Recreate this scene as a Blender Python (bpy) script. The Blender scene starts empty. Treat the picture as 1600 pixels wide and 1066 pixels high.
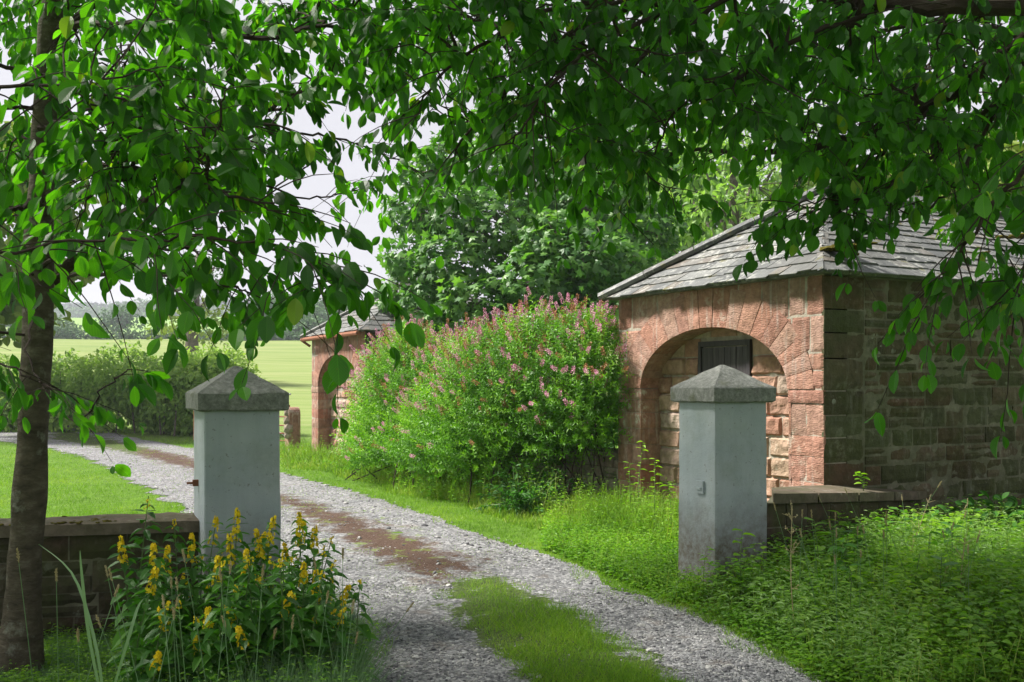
import bpy, math, random
import numpy as np
from math import radians, sin, cos, pi
rng = np.random.default_rng(7); random.seed(7)
sc = bpy.context.scene
# ------------------------------------------------------------------ camera, sky, sun, exposure
HAZE = .0007; EYE = 1.55; F = 1600.0; HY = 600.0
cam = bpy.data.objects.new('camera', bpy.data.cameras.new('camera')); sc.collection.objects.link(cam); sc.camera = cam
cam.location = (0, 0, EYE); cam.rotation_euler = (radians(90), 0, 0)
cam.data.sensor_width = 36; cam.data.lens = 36.0; cam.data.shift_y = (HY-533)/1600.0
cam.data.clip_start = 0.05; cam.data.clip_end = 6000
SUN_EL, SUN_AZ = 50, -78            # azimuth measured from +Y towards +X
w = bpy.data.worlds.new("World"); sc.world = w; w.use_nodes = True
nt = w.node_tree; nt.nodes.clear()
wo = nt.nodes.new('ShaderNodeOutputWorld'); bg = nt.nodes.new('ShaderNodeBackground')
sk = nt.nodes.new('ShaderNodeTexSky'); sk.sky_type = 'NISHITA'; sk.sun_disc = False
sk.sun_elevation = radians(SUN_EL); sk.sun_rotation = radians(SUN_AZ); sk.dust_density = 3; sk.air_density = 1.0
tc = nt.nodes.new('ShaderNodeTexCoord'); nz = nt.nodes.new('ShaderNodeTexNoise'); nz.inputs['Scale'].default_value = 2.2; nz.inputs['Detail'].default_value = 4
rp = nt.nodes.new('ShaderNodeValToRGB'); rp.color_ramp.elements[0].color = (2.75, 2.65, 2.83, 1); rp.color_ramp.elements[1].color = (3.3, 3.22, 3.38, 1)
rp.color_ramp.elements[0].position = .3; rp.color_ramp.elements[1].position = .7
mx = nt.nodes.new('ShaderNodeMix'); mx.data_type = 'RGBA'; mx.inputs[0].default_value = 0.93   # near-complete cloud cover
nt.links.new(tc.outputs['Generated'], nz.inputs['Vector']); nt.links.new(nz.outputs['Fac'], rp.inputs[0])
nt.links.new(sk.outputs[0], mx.inputs[6]); nt.links.new(rp.outputs[0], mx.inputs[7]); nt.links.new(mx.outputs[2], bg.inputs['Color'])
bg.inputs['Strength'].default_value = 0.10
nt.links.new(bg.outputs[0], wo.inputs[0])
sd = bpy.data.lights.new('sun', 'SUN'); sd.energy = 4.4; sd.angle = radians(9); sd.color = (1, .955, .88)
so = bpy.data.objects.new('sun', sd); sc.collection.objects.link(so)
from mathutils import Vector
sv = Vector((sin(radians(SUN_AZ))*cos(radians(SUN_EL)), cos(radians(SUN_AZ))*cos(radians(SUN_EL)), sin(radians(SUN_EL))))
so.rotation_euler = sv.to_track_quat('Z', 'Y').to_euler(); so.location = (-8, 4, 14)
sc.view_settings.view_transform = 'Standard'; sc.view_settings.look = 'None'; sc.view_settings.gamma = 1
sc.view_settings.exposure = 1.35
sc.cycles.max_bounces = 8; sc.cycles.diffuse_bounces = 4; sc.cycles.transmission_bounces = 4; sc.cycles.volume_bounces = 0
sc.cycles.use_denoising = True

# ------------------------------------------------------------------ helpers
def P(px, py, z): return np.array([(px-800)/F*z, z, EYE+(HY-py)/F*z])
def G(px, py): z = EYE*F/(py-HY); return np.array([(px-800)/F*z, z])
A = np.array
def hashf(ix, iy, iz):
    h = (ix*374761393 + iy*668265263 + iz*2147483647) & 0xffffffff
    h = ((h ^ (h >> 13))*1274126177) & 0xffffffff
    return ((h ^ (h >> 16)) & 0xffff)/65535.0
def noise3(p, s=1.0):
    p = np.asarray(p, float)*s; i = np.floor(p).astype(np.int64); f = p-i; f = f*f*(3-2*f); r = 0
    for dx in (0, 1):
        for dy in (0, 1):
            for dz in (0, 1):
                r = r + hashf(i[..., 0]+dx, i[..., 1]+dy, i[..., 2]+dz)*(f[..., 0] if dx else 1-f[..., 0])*(f[..., 1] if dy else 1-f[..., 1])*(f[..., 2] if dz else 1-f[..., 2])
    return r*2-1
def fbm(p, s=1.0, o=3): return sum(noise3(p, s*2**k)/2**k for k in range(o))
def norm(v): return v/np.maximum(np.linalg.norm(v, axis=-1, keepdims=True), 1e-9)
class MB:
    def __init__(s): s.v = []; s.f = {3: [], 4: []}; s.r = []; s.n = 0; s.q = []; s.hasq = False
    def add(s, v, faces, r, q=None):
        v = np.asarray(v, float).reshape(-1, 3)
        for f in faces:
            f = np.asarray(f, np.int64)
            if len(f): s.f[f.shape[1]].append(f+s.n)
        if q is None: s.q.append(np.zeros((len(v), 2), np.float32))
        else: s.q.append(q.astype(np.float32)); s.hasq = True
        s.v.append(v); s.r.append(np.broadcast_to(np.asarray(r, float), (len(v),)).copy()); s.n += len(v)
    def build(s, name, mat, parent=None, base=None, smooth=False):
        v = np.concatenate(s.v); r = np.concatenate(s.r)
        if base is None: base = A(parent['_b']) if parent is not None else A([v[:, 0].mean(), v[:, 1].mean(), v[:, 2].min()])
        base = np.asarray(base, float)
        me = bpy.data.meshes.new(name); me.vertices.add(len(v)); me.vertices.foreach_set('co', (v-base).astype(np.float32).ravel())
        t = np.concatenate(s.f[3]) if s.f[3] else np.zeros((0, 3), int); q = np.concatenate(s.f[4]) if s.f[4] else np.zeros((0, 4), int)
        me.loops.add(t.size+q.size); me.loops.foreach_set('vertex_index', np.concatenate([t.ravel(), q.ravel()]).astype(np.int32))
        n = len(t)+len(q); me.polygons.add(n)
        me.polygons.foreach_set('loop_start', np.concatenate([np.arange(len(t))*3, t.size+np.arange(len(q))*4]).astype(np.int32))
        me.polygons.foreach_set('loop_total', np.concatenate([np.full(len(t), 3), np.full(len(q), 4)]).astype(np.int32))
        me.polygons.foreach_set('use_smooth', np.full(n, smooth)); me.update(calc_edges=True)
        a = me.attributes.new('rnd', 'FLOAT', 'POINT'); a.data.foreach_set('value', r.astype(np.float32))
        if s.hasq:
            q = np.concatenate(s.q); a = me.attributes.new('vein', 'FLOAT_VECTOR', 'POINT'); a.data.foreach_set('vector', np.c_[q, q[:, :1]*0].astype(np.float32).ravel())
        me.materials.append(mat)
        o = bpy.data.objects.new(name, me); sc.collection.objects.link(o)
        if parent is not None: o.parent = parent; o.location = base-A(parent['_b'])
        else: o.location = base
        o['_b'] = [float(q) for q in base]
        return o
def tag(o, label=None, cat=None, group=None, kind=None):
    if label: o['label'] = label
    if cat: o['category'] = cat
    if group: o['group'] = group
    if kind: o['kind'] = kind
    return o
def thing(name, base, label, cat, group=None):
    o = bpy.data.objects.new(name, None); sc.collection.objects.link(o); o.location = base; o['_b'] = [float(x) for x in base]
    o.empty_display_size = .2
    return tag(o, label, cat, group)
def copy_tree(o, parent=None):
    c = o.copy(); sc.collection.objects.link(c); c.parent = parent
    for ch in list(o.children): copy_tree(ch, c)
    return c
# ---- shader helpers
def newmat(name):
    m = bpy.data.materials.new(name); m.use_nodes = True; t = m.node_tree; t.nodes.clear()
    return m, t, t.nodes, t.links
class N:
    def __init__(s, name):
        s.m, s.t, s.n, s.l = newmat(name); s.out = s.n.new('ShaderNodeOutputMaterial'); s.geo = s.n.new('ShaderNodeNewGeometry')
        s.pos = s.geo.outputs['Position']
    def attr(s, nm='rnd'): a = s.n.new('ShaderNodeAttribute'); a.attribute_name = nm; return a.outputs['Fac']
    def noise(s, scale, detail=4, rough=.55, vec=None, dist=0):
        x = s.n.new('ShaderNodeTexNoise'); x.inputs['Scale'].default_value = scale; x.inputs['Detail'].default_value = detail
        x.inputs['Roughness'].default_value = rough; x.inputs['Distortion'].default_value = dist; s.l.new(vec or s.pos, x.inputs['Vector']); return x.outputs['Fac']
    def vor(s, scale, feat='F1', vec=None, out='Distance'):
        x = s.n.new('ShaderNodeTexVoronoi'); x.feature = feat; x.inputs['Scale'].default_value = scale; s.l.new(vec or s.pos, x.inputs['Vector']); return x.outputs[out]
    def scale(s, v, vec=None):
        x = s.n.new('ShaderNodeVectorMath'); x.operation = 'MULTIPLY'; s.l.new(vec or s.pos, x.inputs[0]); x.inputs[1].default_value = v; return x.outputs[0]
    def ramp(s, fac, stops):
        x = s.n.new('ShaderNodeValToRGB'); s.l.new(fac, x.inputs[0]); e = x.color_ramp.elements
        while len(e) < len(stops): e.new(.5)
        for i, (p, c) in enumerate(stops): e[i].position = p; e[i].color = (*c, 1) if len(c) == 3 else c
        return x.outputs[0]
    def step(s, fac, a, b): return s.ramp(fac, [(a, (0, 0, 0)), (b, (1, 1, 1))])
    def mix(s, fac, a, b, mode='MIX'):
        x = s.n.new('ShaderNodeMix'); x.data_type = 'RGBA'; x.blend_type = mode
        for v, k in ((fac, 0), (a, 6), (b, 7)):
            if isinstance(v, (int, float)): x.inputs[k].default_value = v
            elif isinstance(v, tuple): x.inputs[k].default_value = (*v, 1)
            else: s.l.new(v, x.inputs[k])
        return x.outputs[2]
    def math(s, op, a, b=0.0):
        x = s.n.new('ShaderNodeMath'); x.operation = op
        for v, k in ((a, 0), (b, 1)):
            if isinstance(v, (int, float)): x.inputs[k].default_value = v
            else: s.l.new(v, x.inputs[k])
        return x.outputs[0]
    def bump(s, h, strength, dist=.02):
        x = s.n.new('ShaderNodeBump'); x.inputs['Strength'].default_value = strength; x.inputs['Distance'].default_value = dist; s.l.new(h, x.inputs['Height']); return x.outputs[0]
    def sepz(s, k='Z'): x = s.n.new('ShaderNodeSeparateXYZ'); s.l.new(s.pos, x.inputs[0]); return x.outputs[k]
    def finish(s, col, rough=.85, bump=None, spec=.3):
        b = s.n.new('ShaderNodeBsdfPrincipled'); b.inputs['Roughness'].default_value = rough; b.inputs['Specular IOR Level'].default_value = spec
        if isinstance(col, tuple): b.inputs['Base Color'].default_value = (*col, 1)
        else: s.l.new(col, b.inputs['Base Color'])
        if bump is not None: s.l.new(bump, b.inputs['Normal'])
        s.l.new(b.outputs[0], s.out.inputs[0]); return s.m
def leafmat(name, c0, c1, c2, transl=.4, tcol=None, rough=.42, spec=.4, big=1.2, veins=False):
    n = N(name); r = n.attr(); nz = n.noise(big, 3)
    f = n.math('ADD', n.math('MULTIPLY', r, .55), n.math('MULTIPLY', n.step(nz, .3, .7), .45))  # coarse light and dark clumps in the colour imitate backlit and shaded canopy leaves
    col = n.ramp(f, [(.15, c0), (.5, c1), (.9, c2)])
    bmp = None
    if veins:   # midrib and side veins from the leaf's own length/width coordinates, a few yellowing or blotched leaves
        a = n.n.new('ShaderNodeAttribute'); a.attribute_name = 'vein'; sx = n.n.new('ShaderNodeSeparateXYZ'); n.l.new(a.outputs['Vector'], sx.inputs[0])
        ay = n.math('ABSOLUTE', sx.outputs[1]); ph = n.math('SUBTRACT', n.math('MULTIPLY', sx.outputs[0], 62.0), n.math('MULTIPLY', ay, 48.0))
        wv_ = n.math('ADD', n.math('MULTIPLY', n.math('SINE', ph), .5), .5); vn = n.math('POWER', wv_, 6.0); mr = n.math('LESS_THAN', ay, .022)
        v_ = n.math('MAXIMUM', n.math('MULTIPLY', vn, .55), mr); col = n.mix(n.math('MULTIPLY', v_, .38), col, n.mix(1.0, col, (2.3, 1.9, 2.4), 'MULTIPLY'))
        col = n.mix(n.math('MULTIPLY', n.step(r, .978, .985), .5), col, (.22, .24, .02)); col = n.mix(n.math('MULTIPLY', n.step(n.noise(55, 3), .69, .72), .6), col, (.10, .08, .02))
        bmp = n.bump(v_, .35, .002)
    b = n.n.new('ShaderNodeBsdfPrincipled'); b.inputs['Roughness'].default_value = rough; b.inputs['Specular IOR Level'].default_value = spec
    if bmp is not None: n.l.new(bmp, b.inputs['Normal'])
    n.l.new(col, b.inputs['Base Color'])
    t = n.n.new('ShaderNodeBsdfTranslucent'); n.l.new(n.mix(1.0, col, tcol or (1.7, 2.0, .55), 'MULTIPLY'), t.inputs[0])
    ms = n.n.new('ShaderNodeMixShader'); ms.inputs[0].default_value = transl; n.l.new(b.outputs[0], ms.inputs[1]); n.l.new(t.outputs[0], ms.inputs[2])
    n.l.new(ms.outputs[0], n.out.inputs[0]); return n.m
# ---- leaves
def leaf_template(kind):
    if kind == 'ovate':
        ts = [0, .12, .3, .5, .7, .88, 1]; ws = [0, .22, .42, .5, .46, .25, 0]
    elif kind == 'lance':
        ts = [0, .35, .7, 1]; ws = [0, .5, .38, 0]
    elif kind == 'far':      # one small folded leaf cluster
        return A([[0, 0, 0], [.5, .5, .05], [1, 0, -.1], [.5, -.5, .05]]), [A([[0, 1, 2, 3]])]
    elif kind == 'blade':
        return A([[0, .5, 0], [0, -.5, 0], [.45, .4, .04], [.45, -.4, .04], [.8, .22, -.02], [.8, -.22, -.02], [1, 0, -.14]]), [A([[0, 1, 3, 2], [2, 3, 5, 4]]), A([[4, 5, 6]])]
    elif kind == 'palm':     # five-lobed sycamore leaf
        a = np.radians([180, 128, 105, 82, 62, 44, 22, 0, -22, -44, -62, -82, -105, -128]); rr = A([.12, .36, .62, .42, .40, .74, .48, .9, .48, .74, .40, .42, .62, .36])
        v = np.c_[rr*np.cos(a)*.9+.25, rr*np.sin(a), -.22*rr**2]; v = np.vstack([[.25, 0, .03], v]); k = len(a)
        return v, [A([[0, i+1, (i+1) % k+1] for i in range(k)])]
    v = []; 
    for t, w_ in zip(ts, ws):
        c = -.26*t*t
        if w_ == 0: v.append([t, 0, c])
        else: v += [[t, w_, c+.10*w_*2], [t, 0, c], [t, -w_, c+.10*w_*2]]
    tri, quad = [], []; m = len(ts)-2
    tri += [[0, 2, 1], [0, 3, 2]]
    for i in range(m-1):
        a = 1+3*i; b = a+3; quad += [[a, a+1, b+1, b], [a+1, a+2, b+2, b+1]]
    a = 1+3*(m-1); tip = a+3; tri += [[a, a+1, tip], [a+1, a+2, tip]]
    return A(v, float), [A(tri), A(quad)] if quad else [A(tri)]
TPL = {k: leaf_template(k) for k in ('ovate', 'lance', 'far', 'blade', 'palm')}
def add_leaves(mb, pos, d, nrm, L, W, kind='ovate', r=None):
    pos = np.asarray(pos); n = len(pos)
    if n == 0: return
    d = norm(np.asarray(d, float)); s = norm(np.cross(nrm, d)); u = np.cross(d, s)
    L = np.broadcast_to(L, (n,)); W = np.broadcast_to(W, (n,)); T, fs = TPL[kind]; k = len(T)
    curl = rng.uniform(.2, 1.8, n)
    v = pos[:, None] + d[:, None]*(T[None, :, 0:1]*L[:, None, None]) + s[:, None]*(T[None, :, 1:2]*W[:, None, None]) + u[:, None]*(T[None, :, 2:3]*(L*curl)[:, None, None])
    if r is None: r = rng.random(n)
    off = (np.arange(n)*k)[:, None, None]
    mb.add(v, [(f[None]+off).reshape(-1, f.shape[1]) for f in fs], np.repeat(np.broadcast_to(r, (n,)), k), np.tile(T[:, :2], (n, 1)) if kind == 'ovate' else None)
def rdir(n): return norm(rng.normal(size=(n, 3)))
def tube(mb, pts, rad, seg=6, r=.5, cap=True):
    pts = np.asarray(pts, float); n = len(pts); rad = np.broadcast_to(rad, (n,))
    t = norm(np.gradient(pts, axis=0)); ref = A([0, 0, 1.]) if abs(t[0][2]) < .9 else A([1., 0, 0])
    a = norm(np.cross(t, ref)); b = np.cross(t, a); th = np.arange(seg)*2*pi/seg
    v = pts[:, None] + rad[:, None, None]*(a[:, None]*np.cos(th)[None, :, None] + b[:, None]*np.sin(th)[None, :, None])
    i = np.arange(n-1)[:, None]*seg; j = np.arange(seg)[None]; j2 = (j+1) % seg
    f = np.stack([i+j, i+j2, i+seg+j2, i+seg+j], -1).reshape(-1, 4)
    v = v.reshape(-1, 3); fs = [f]
    if cap:
        v = np.vstack([v, pts[0], pts[-1]]); c0 = n*seg; jj = np.arange(seg)
        fs.append(np.stack([np.full(seg, c0), (jj+1) % seg, jj], -1)); fs.append(np.stack([np.full(seg, c0+1), (n-1)*seg+jj, (n-1)*seg+(jj+1) % seg], -1))
    mb.add(v, fs, r)
def smooth_path(pts, n=12):
    pts = np.asarray(pts, float); m = len(pts)
    if m < 3: return np.linspace(pts[0], pts[-1], n)
    t = np.linspace(0, m-1, n); i = np.clip(np.floor(t).astype(int), 0, m-2); f = (t-i)[:, None]
    g = lambda k: pts[np.clip(k, 0, m-1)]
    p0, p1, p2, p3 = g(i-1), g(i), g(i+1), g(i+2)
    return .5*(2*p1+(p2-p0)*f+(2*p0-5*p1+4*p2-p3)*f**2+(3*p1-p0-3*p2+p3)*f**3)
def box(mb, c, ax, half, r=.5):
    c = np.asarray(c, float); ax = np.asarray(ax, float)
    v = [c+ax[0]*half[0]*i+ax[1]*half[1]*j+ax[2]*half[2]*k for i in (-1, 1) for j in (-1, 1) for k in (-1, 1)]
    mb.add(v, [A([[0, 1, 3, 2], [4, 6, 7, 5], [0, 4, 5, 1], [2, 3, 7, 6], [0, 2, 6, 4], [1, 5, 7, 3]])], r)
def prism(mb, poly, z0, z1, r=.5):       # horizontal polygon with per-vertex or common heights
    poly = np.asarray(poly, float); n = len(poly); z0 = np.broadcast_to(z0, (n,)); z1 = np.broadcast_to(z1, (n,))
    v = np.vstack([np.c_[poly, z0], np.c_[poly, z1], [[*poly.mean(0), z1.mean()]], [[*poly.mean(0), z0.mean()]]]); j = np.arange(n); k = (j+1) % n
    mb.add(v, [np.stack([j, k, k+n, j+n], -1), np.stack([j+n, k+n, np.full(n, 2*n)], -1), np.stack([k, j, np.full(n, 2*n+1)], -1)], r)
Z = A([0, 0, 1.])
class Frame:
    def __init__(s, o, U, W): s.o = A(o, float); s.U = A(U, float); s.W = A(W, float)
    def __call__(s, u, v, w_): 
        u, v, w_ = np.broadcast_arrays(u, v, w_)
        return s.o + u[..., None]*s.U + v[..., None]*Z + w_[..., None]*s.W
def cushion(mb, fr, s0, s1, t0, t1, nx, ny, proud, back=-.03, edge=.012, amp=.004, freq=9, mp=None, r=None, keep=None):
    s = np.linspace(s0, s1, nx+1); t = np.linspace(t0, t1, ny+1); S, T = np.meshgrid(s, t, indexing='ij')
    u, v = mp(S, T) if mp else (S, T)
    e = np.zeros_like(S); e[0] = e[-1] = 1; e[:, 0] = e[:, -1] = 1
    p0 = fr(u, v, np.zeros_like(u)); h = proud + amp*fbm(p0, freq, 3) - e*edge
    top = fr(u, v, h); v_ = top.reshape(-1, 3)
    jit = rng.uniform(-.004, .004, 3)
    i = np.arange(nx)[:, None]*(ny+1); j = np.arange(ny)[None]
    f = np.stack([i+j, i+ny+1+j, i+ny+2+j, i+j+1], -1).reshape(-1, 4)
    if keep is not None:
        um = (u[:-1, :-1]+u[1:, 1:])/2; vm = (v[:-1, :-1]+v[1:, 1:])/2; f = f[keep(um, vm).reshape(-1)]
        if len(f) == 0: return
        mb.add(v_, [f], rng.random() if r is None else r); return
    ring = np.concatenate([np.arange(ny+1), np.arange(1, nx+1)*(ny+1)+ny, nx*(ny+1)+np.arange(ny-1, -1, -1), np.arange(nx-1, 0, -1)*(ny+1)])
    bk = fr(u, v, np.full_like(u, back)).reshape(-1, 3)[ring]; nb = len(ring); N0 = len(v_); jj = np.arange(nb); kk = (jj+1) % nb
    sides = np.stack([ring[jj], ring[kk], N0+kk, N0+jj], -1)
    mb.add(np.vstack([v_, bk]), [f, sides], rng.random() if r is None else r)
def courses(v0, v1, hs): 
    out = []; v = v0
    while v < v1-.05:
        h = rng.uniform(*hs); 
        if v1-(v+h) < hs[0]*.6: h = v1-v
        out.append((v, v+h)); v += h
    return out
def blockwall(mb, fr, u0, u1, v0, v1, hs, ls, gap=.006, proud=(.0, .008), amp=.004, edge=.01, res=.05, hole=None, keep=None, split=0., freq=9):
    for a, b in courses(v0, v1, hs):
        u = u0; first = True
        while u < u1-.02:
            l = rng.uniform(*ls)*(rng.uniform(.5, 1) if first else 1); first = False
            if u1-(u+l) < ls[0]*.5: l = u1-u
            segs = [(a, b)]
            if rng.random() < split: m = a+(b-a)*rng.uniform(.4, .6); segs = [(a, m), (m, b)]
            for (c, d) in segs:
                if hole and hole(u, u+l, c, d): continue
                cushion(mb, fr, u+gap, u+l-gap, c+gap, d-gap, max(2, int(l/res)), max(2, int((d-c)/res)), rng.uniform(*proud), edge=edge, amp=amp, keep=keep, freq=freq)
            u += l
# ------------------------------------------------------------------ materials
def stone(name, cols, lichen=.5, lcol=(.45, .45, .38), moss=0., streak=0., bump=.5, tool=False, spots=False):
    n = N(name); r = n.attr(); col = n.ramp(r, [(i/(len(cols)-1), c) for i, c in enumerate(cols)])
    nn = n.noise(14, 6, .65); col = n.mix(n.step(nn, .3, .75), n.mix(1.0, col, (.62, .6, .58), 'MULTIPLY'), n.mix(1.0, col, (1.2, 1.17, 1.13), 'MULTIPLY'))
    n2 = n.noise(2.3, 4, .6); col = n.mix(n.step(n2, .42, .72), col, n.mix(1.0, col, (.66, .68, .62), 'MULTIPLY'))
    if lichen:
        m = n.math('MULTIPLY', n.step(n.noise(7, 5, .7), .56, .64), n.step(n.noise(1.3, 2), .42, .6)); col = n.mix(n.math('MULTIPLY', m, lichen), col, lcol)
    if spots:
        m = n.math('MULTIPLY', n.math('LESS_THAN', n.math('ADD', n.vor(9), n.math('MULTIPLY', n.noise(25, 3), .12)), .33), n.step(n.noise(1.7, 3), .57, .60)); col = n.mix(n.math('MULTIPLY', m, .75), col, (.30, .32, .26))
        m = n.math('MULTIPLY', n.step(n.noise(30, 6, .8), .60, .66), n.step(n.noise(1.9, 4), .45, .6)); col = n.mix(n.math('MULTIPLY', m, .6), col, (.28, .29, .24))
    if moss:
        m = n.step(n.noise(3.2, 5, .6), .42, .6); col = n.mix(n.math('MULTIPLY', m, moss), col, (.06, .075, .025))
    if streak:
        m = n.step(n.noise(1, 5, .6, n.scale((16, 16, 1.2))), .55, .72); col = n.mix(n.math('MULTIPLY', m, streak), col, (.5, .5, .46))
    h = n.math('ADD', n.noise(60, 5, .7), n.math('MULTIPLY', n.noise(18, 4), 1.5))
    if tool: h = n.math('ADD', h, n.math('MULTIPLY', n.noise(24, 3, .6, n.scale((1, 1, 4.5))), 2.2))
    return n.finish(col, .92, n.bump(h, bump, .012), .15)
M_red = stone('red_sandstone', [(.40, .205, .155), (.47, .265, .205), (.44, .285, .235), (.36, .19, .15), (.43, .24, .185)], .45, streak=.4, tool=True, bump=.8)
M_pier = stone('weathered_red_sandstone', [(.36, .17, .13), (.42, .25, .20), (.33, .19, .15), (.45, .31, .25)], .8, streak=.5)
M_fill = stone('rock_faced_sandstone', [(.47, .30, .235), (.40, .22, .165), (.55, .41, .32), (.45, .27, .20), (.52, .42, .36)], .5, (.55, .5, .42), bump=.9)
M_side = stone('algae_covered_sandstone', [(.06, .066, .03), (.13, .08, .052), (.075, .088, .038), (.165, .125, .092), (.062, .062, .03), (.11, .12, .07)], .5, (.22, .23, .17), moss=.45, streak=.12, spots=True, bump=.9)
M_mortar = stone('lime_mortar', [(.40, .36, .31), (.46, .42, .37)], .3)
M_mortard = stone('dark_mossy_mortar', [(.17, .17, .125), (.25, .24, .18)], .3, (.3, .3, .25), moss=.4)
M_rubble = stone('grey_rubble_stone', [(.34, .27, .23), (.40, .36, .31), (.28, .21, .18), (.46, .43, .38)], .8, (.55, .55, .48), moss=.25)
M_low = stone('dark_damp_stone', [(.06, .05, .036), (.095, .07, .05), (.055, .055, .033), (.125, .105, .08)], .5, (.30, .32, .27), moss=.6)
M_cope = stone('weathered_coping_stone', [(.15, .12, .095), (.20, .165, .135), (.12, .105, .08)], .5, (.42, .42, .38), moss=.35)
n = N('moss'); MO = n.finish(n.ramp(n.noise(40, 4), [(.3, (.05, .045, .01)), (.6, (.14, .12, .025)), (.8, (.2, .2, .05))]), 1, n.bump(n.noise(90, 3), 1, .03), .05)
# slates
n = N('stone_slates'); r = n.attr(); c = n.ramp(r, [(0, (.11, .115, .115)), (.35, (.16, .165, .165)), (.6, (.13, .13, .125)), (.85, (.20, .205, .20)), (1, (.16, .14, .12))])
c = n.mix(n.step(n.noise(9, 6, .7), .35, .7), n.mix(1.0, c, (.6, .6, .6), 'MULTIPLY'), c)
m1 = n.math('MULTIPLY', n.step(n.noise(13, 6, .75), .52, .58), n.step(n.noise(2.4, 3), .40, .55)); c = n.mix(n.math('MULTIPLY', m1, .6), c, (.42, .42, .39))
c = n.mix(n.math('MULTIPLY', n.step(n.noise(5, 5, .6), .62, .68), .8), c, (.11, .10, .03))
M_slate = n.finish(c, .75, n.bump(n.math('ADD', n.noise(35, 6, .65), n.noise(9, 3)), .6, .012), .35)
n = N('old_render_paint')   # white-painted render, dirty towards the ground and rubbed
c = n.mix(n.step(n.noise(3, 5, .6), .35, .75), (.34, .39, .42), (.43, .47, .49))
m1 = n.math('MULTIPLY', n.step(n.noise(1, 5, .6, n.scale((14, 14, .9))), .45, .7), .25); c = n.mix(m1, c, (.24, .275, .285))
zz = n.math('ADD', n.sepz(), n.math('MULTIPLY', n.noise(5, 5, .65), .5)); low = n.ramp(zz, [(.60, (1, 1, 1)), (1.12, (0, 0, 0))])
mott = n.math('ADD', n.math('MULTIPLY', n.step(n.noise(22, 5, .75), .38, .62), .45), .5)
c = n.mix(n.math('MULTIPLY', low, mott), c, (.115, .092, .066)); c = n.mix(n.step(n.noise(34, 4, .7), .63, .68), c, (.22, .225, .21))
c = n.mix(n.math('MULTIPLY', n.step(n.noise(2.1, 5, .7), .55, .72), .45), c, (.22, .26, .21))
M_paint = n.finish(c, .8, n.bump(n.math('ADD', n.noise(120, 4, .6), n.math('MULTIPLY', n.noise(12, 3), 2)), .35, .008), .25)
n = N('rough_concrete'); c = n.ramp(n.noise(28, 6, .8), [(.3, (.13, .135, .125)), (.5, (.25, .255, .24)), (.7, (.42, .42, .40))])
c = n.mix(n.step(n.noise(5, 5, .6), .58, .7), c, (.17, .18, .13)); M_conc = n.finish(c, .95, n.bump(n.noise(80, 5, .75), .9, .015), .15)
n = N('weathered_planks'); v = n.scale((1, 1, .06)); c = n.ramp(n.noise(30, 6, .7, v), [(.3, (.035, .03, .035)), (.6, (.09, .08, .085)), (.8, (.25, .24, .25))])
M_wood = n.finish(n.mix(n.math('MULTIPLY', n.attr(), .5), c, (.05, .045, .05)), .8, n.bump(n.noise(40, 4, .6, v), .6, .01), .2)
n = N('rusty_iron'); M_rust = n.finish(n.ramp(n.noise(20, 5), [(.3, (.16, .055, .03)), (.7, (.30, .13, .07))]), .8, None, .3)
n = N('galvanised_steel'); M_galv = n.finish(n.ramp(n.noise(12, 4), [(.3, (.3, .31, .32)), (.7, (.42, .43, .44))]), .5, None, .5)
def bark(name, a, b, c3, lich=.5):
    n = N(name); v = n.scale((1, 1, 2.2)); c = n.ramp(n.noise(9, 6, .7, v), [(.3, a), (.55, b), (.75, c3)])
    c = n.mix(n.math('MULTIPLY', n.step(n.noise(6, 5, .7), .58, .66), lich), c, (.30, .32, .26))
    h = n.math('ADD', n.noise(22, 5, .7, n.scale((1, 1, 4))), n.noise(6, 3)); return n.finish(c, .9, n.bump(h, .8, .02), .2)
M_bark = bark('cherry_bark', (.045, .037, .026), (.105, .088, .062), (.19, .17, .13))
M_twig = bark('twig_bark', (.03, .02, .016), (.05, .035, .028), (.08, .06, .045), .1)
M_bark2 = bark('grey_bark', (.07, .06, .045), (.13, .11, .09), (.19, .17, .14))
M_leaf = leafmat('canopy_leaf', (.014, .056, .005), (.034, .122, .009), (.075, .22, .016), .48, (2.6, 3.1, .45), .42, .32, veins=True)
M_syc = leafmat('sycamore_leaf', (.045, .125, .035), (.085, .20, .045), (.16, .31, .055), .35, (1.5, 1.8, .6), .45, .4)
M_pale = leafmat('pale_willow_leaf', (.12, .22, .06), (.19, .33, .085), (.28, .42, .11), .4, (1.4, 1.6, .6), .5)
M_mid = leafmat('hedgerow_leaf', (.14, .25, .055), (.23, .37, .08), (.36, .50, .12), .4, (1.3, 1.4, .7), .6, .3, .6)
M_far = leafmat('far_tree_leaf', (.045, .10, .05), (.075, .15, .065), (.12, .21, .08), .2, (1.2, 1.3, .8), .7, .2, .08)
M_fary = leafmat('yellow_green_leaf', (.10, .17, .03), (.17, .25, .045), (.24, .32, .07), .25, (1.3, 1.4, .6), .7, .2, .3)
M_con = leafmat('conifer_needles', (.022, .045, .035), (.035, .065, .045), (.05, .085, .055), .1, (1, 1, 1), .8, .1, .05)
M_spir = leafmat('spiraea_leaf', (.05, .15, .016), (.12, .30, .024), (.26, .46, .04), .38, (1.5, 1.6, .5), .45, .35, 1.5)
M_pink = leafmat('pink_blossom', (.50, .20, .28), (.62, .30, .42), (.72, .44, .54), .3, (1, .8, .9), .8, .1)
M_rustf = leafmat('faded_blossom', (.30, .14, .07), (.36, .17, .09), (.45, .25, .15), .2, (1, .9, .8), .9, .1)
M_laur = leafmat('glossy_shrub_leaf', (.025, .09, .014), (.045, .15, .02), (.08, .22, .03), .3, (1.5, 1.8, .5), .5, .25)
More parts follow.
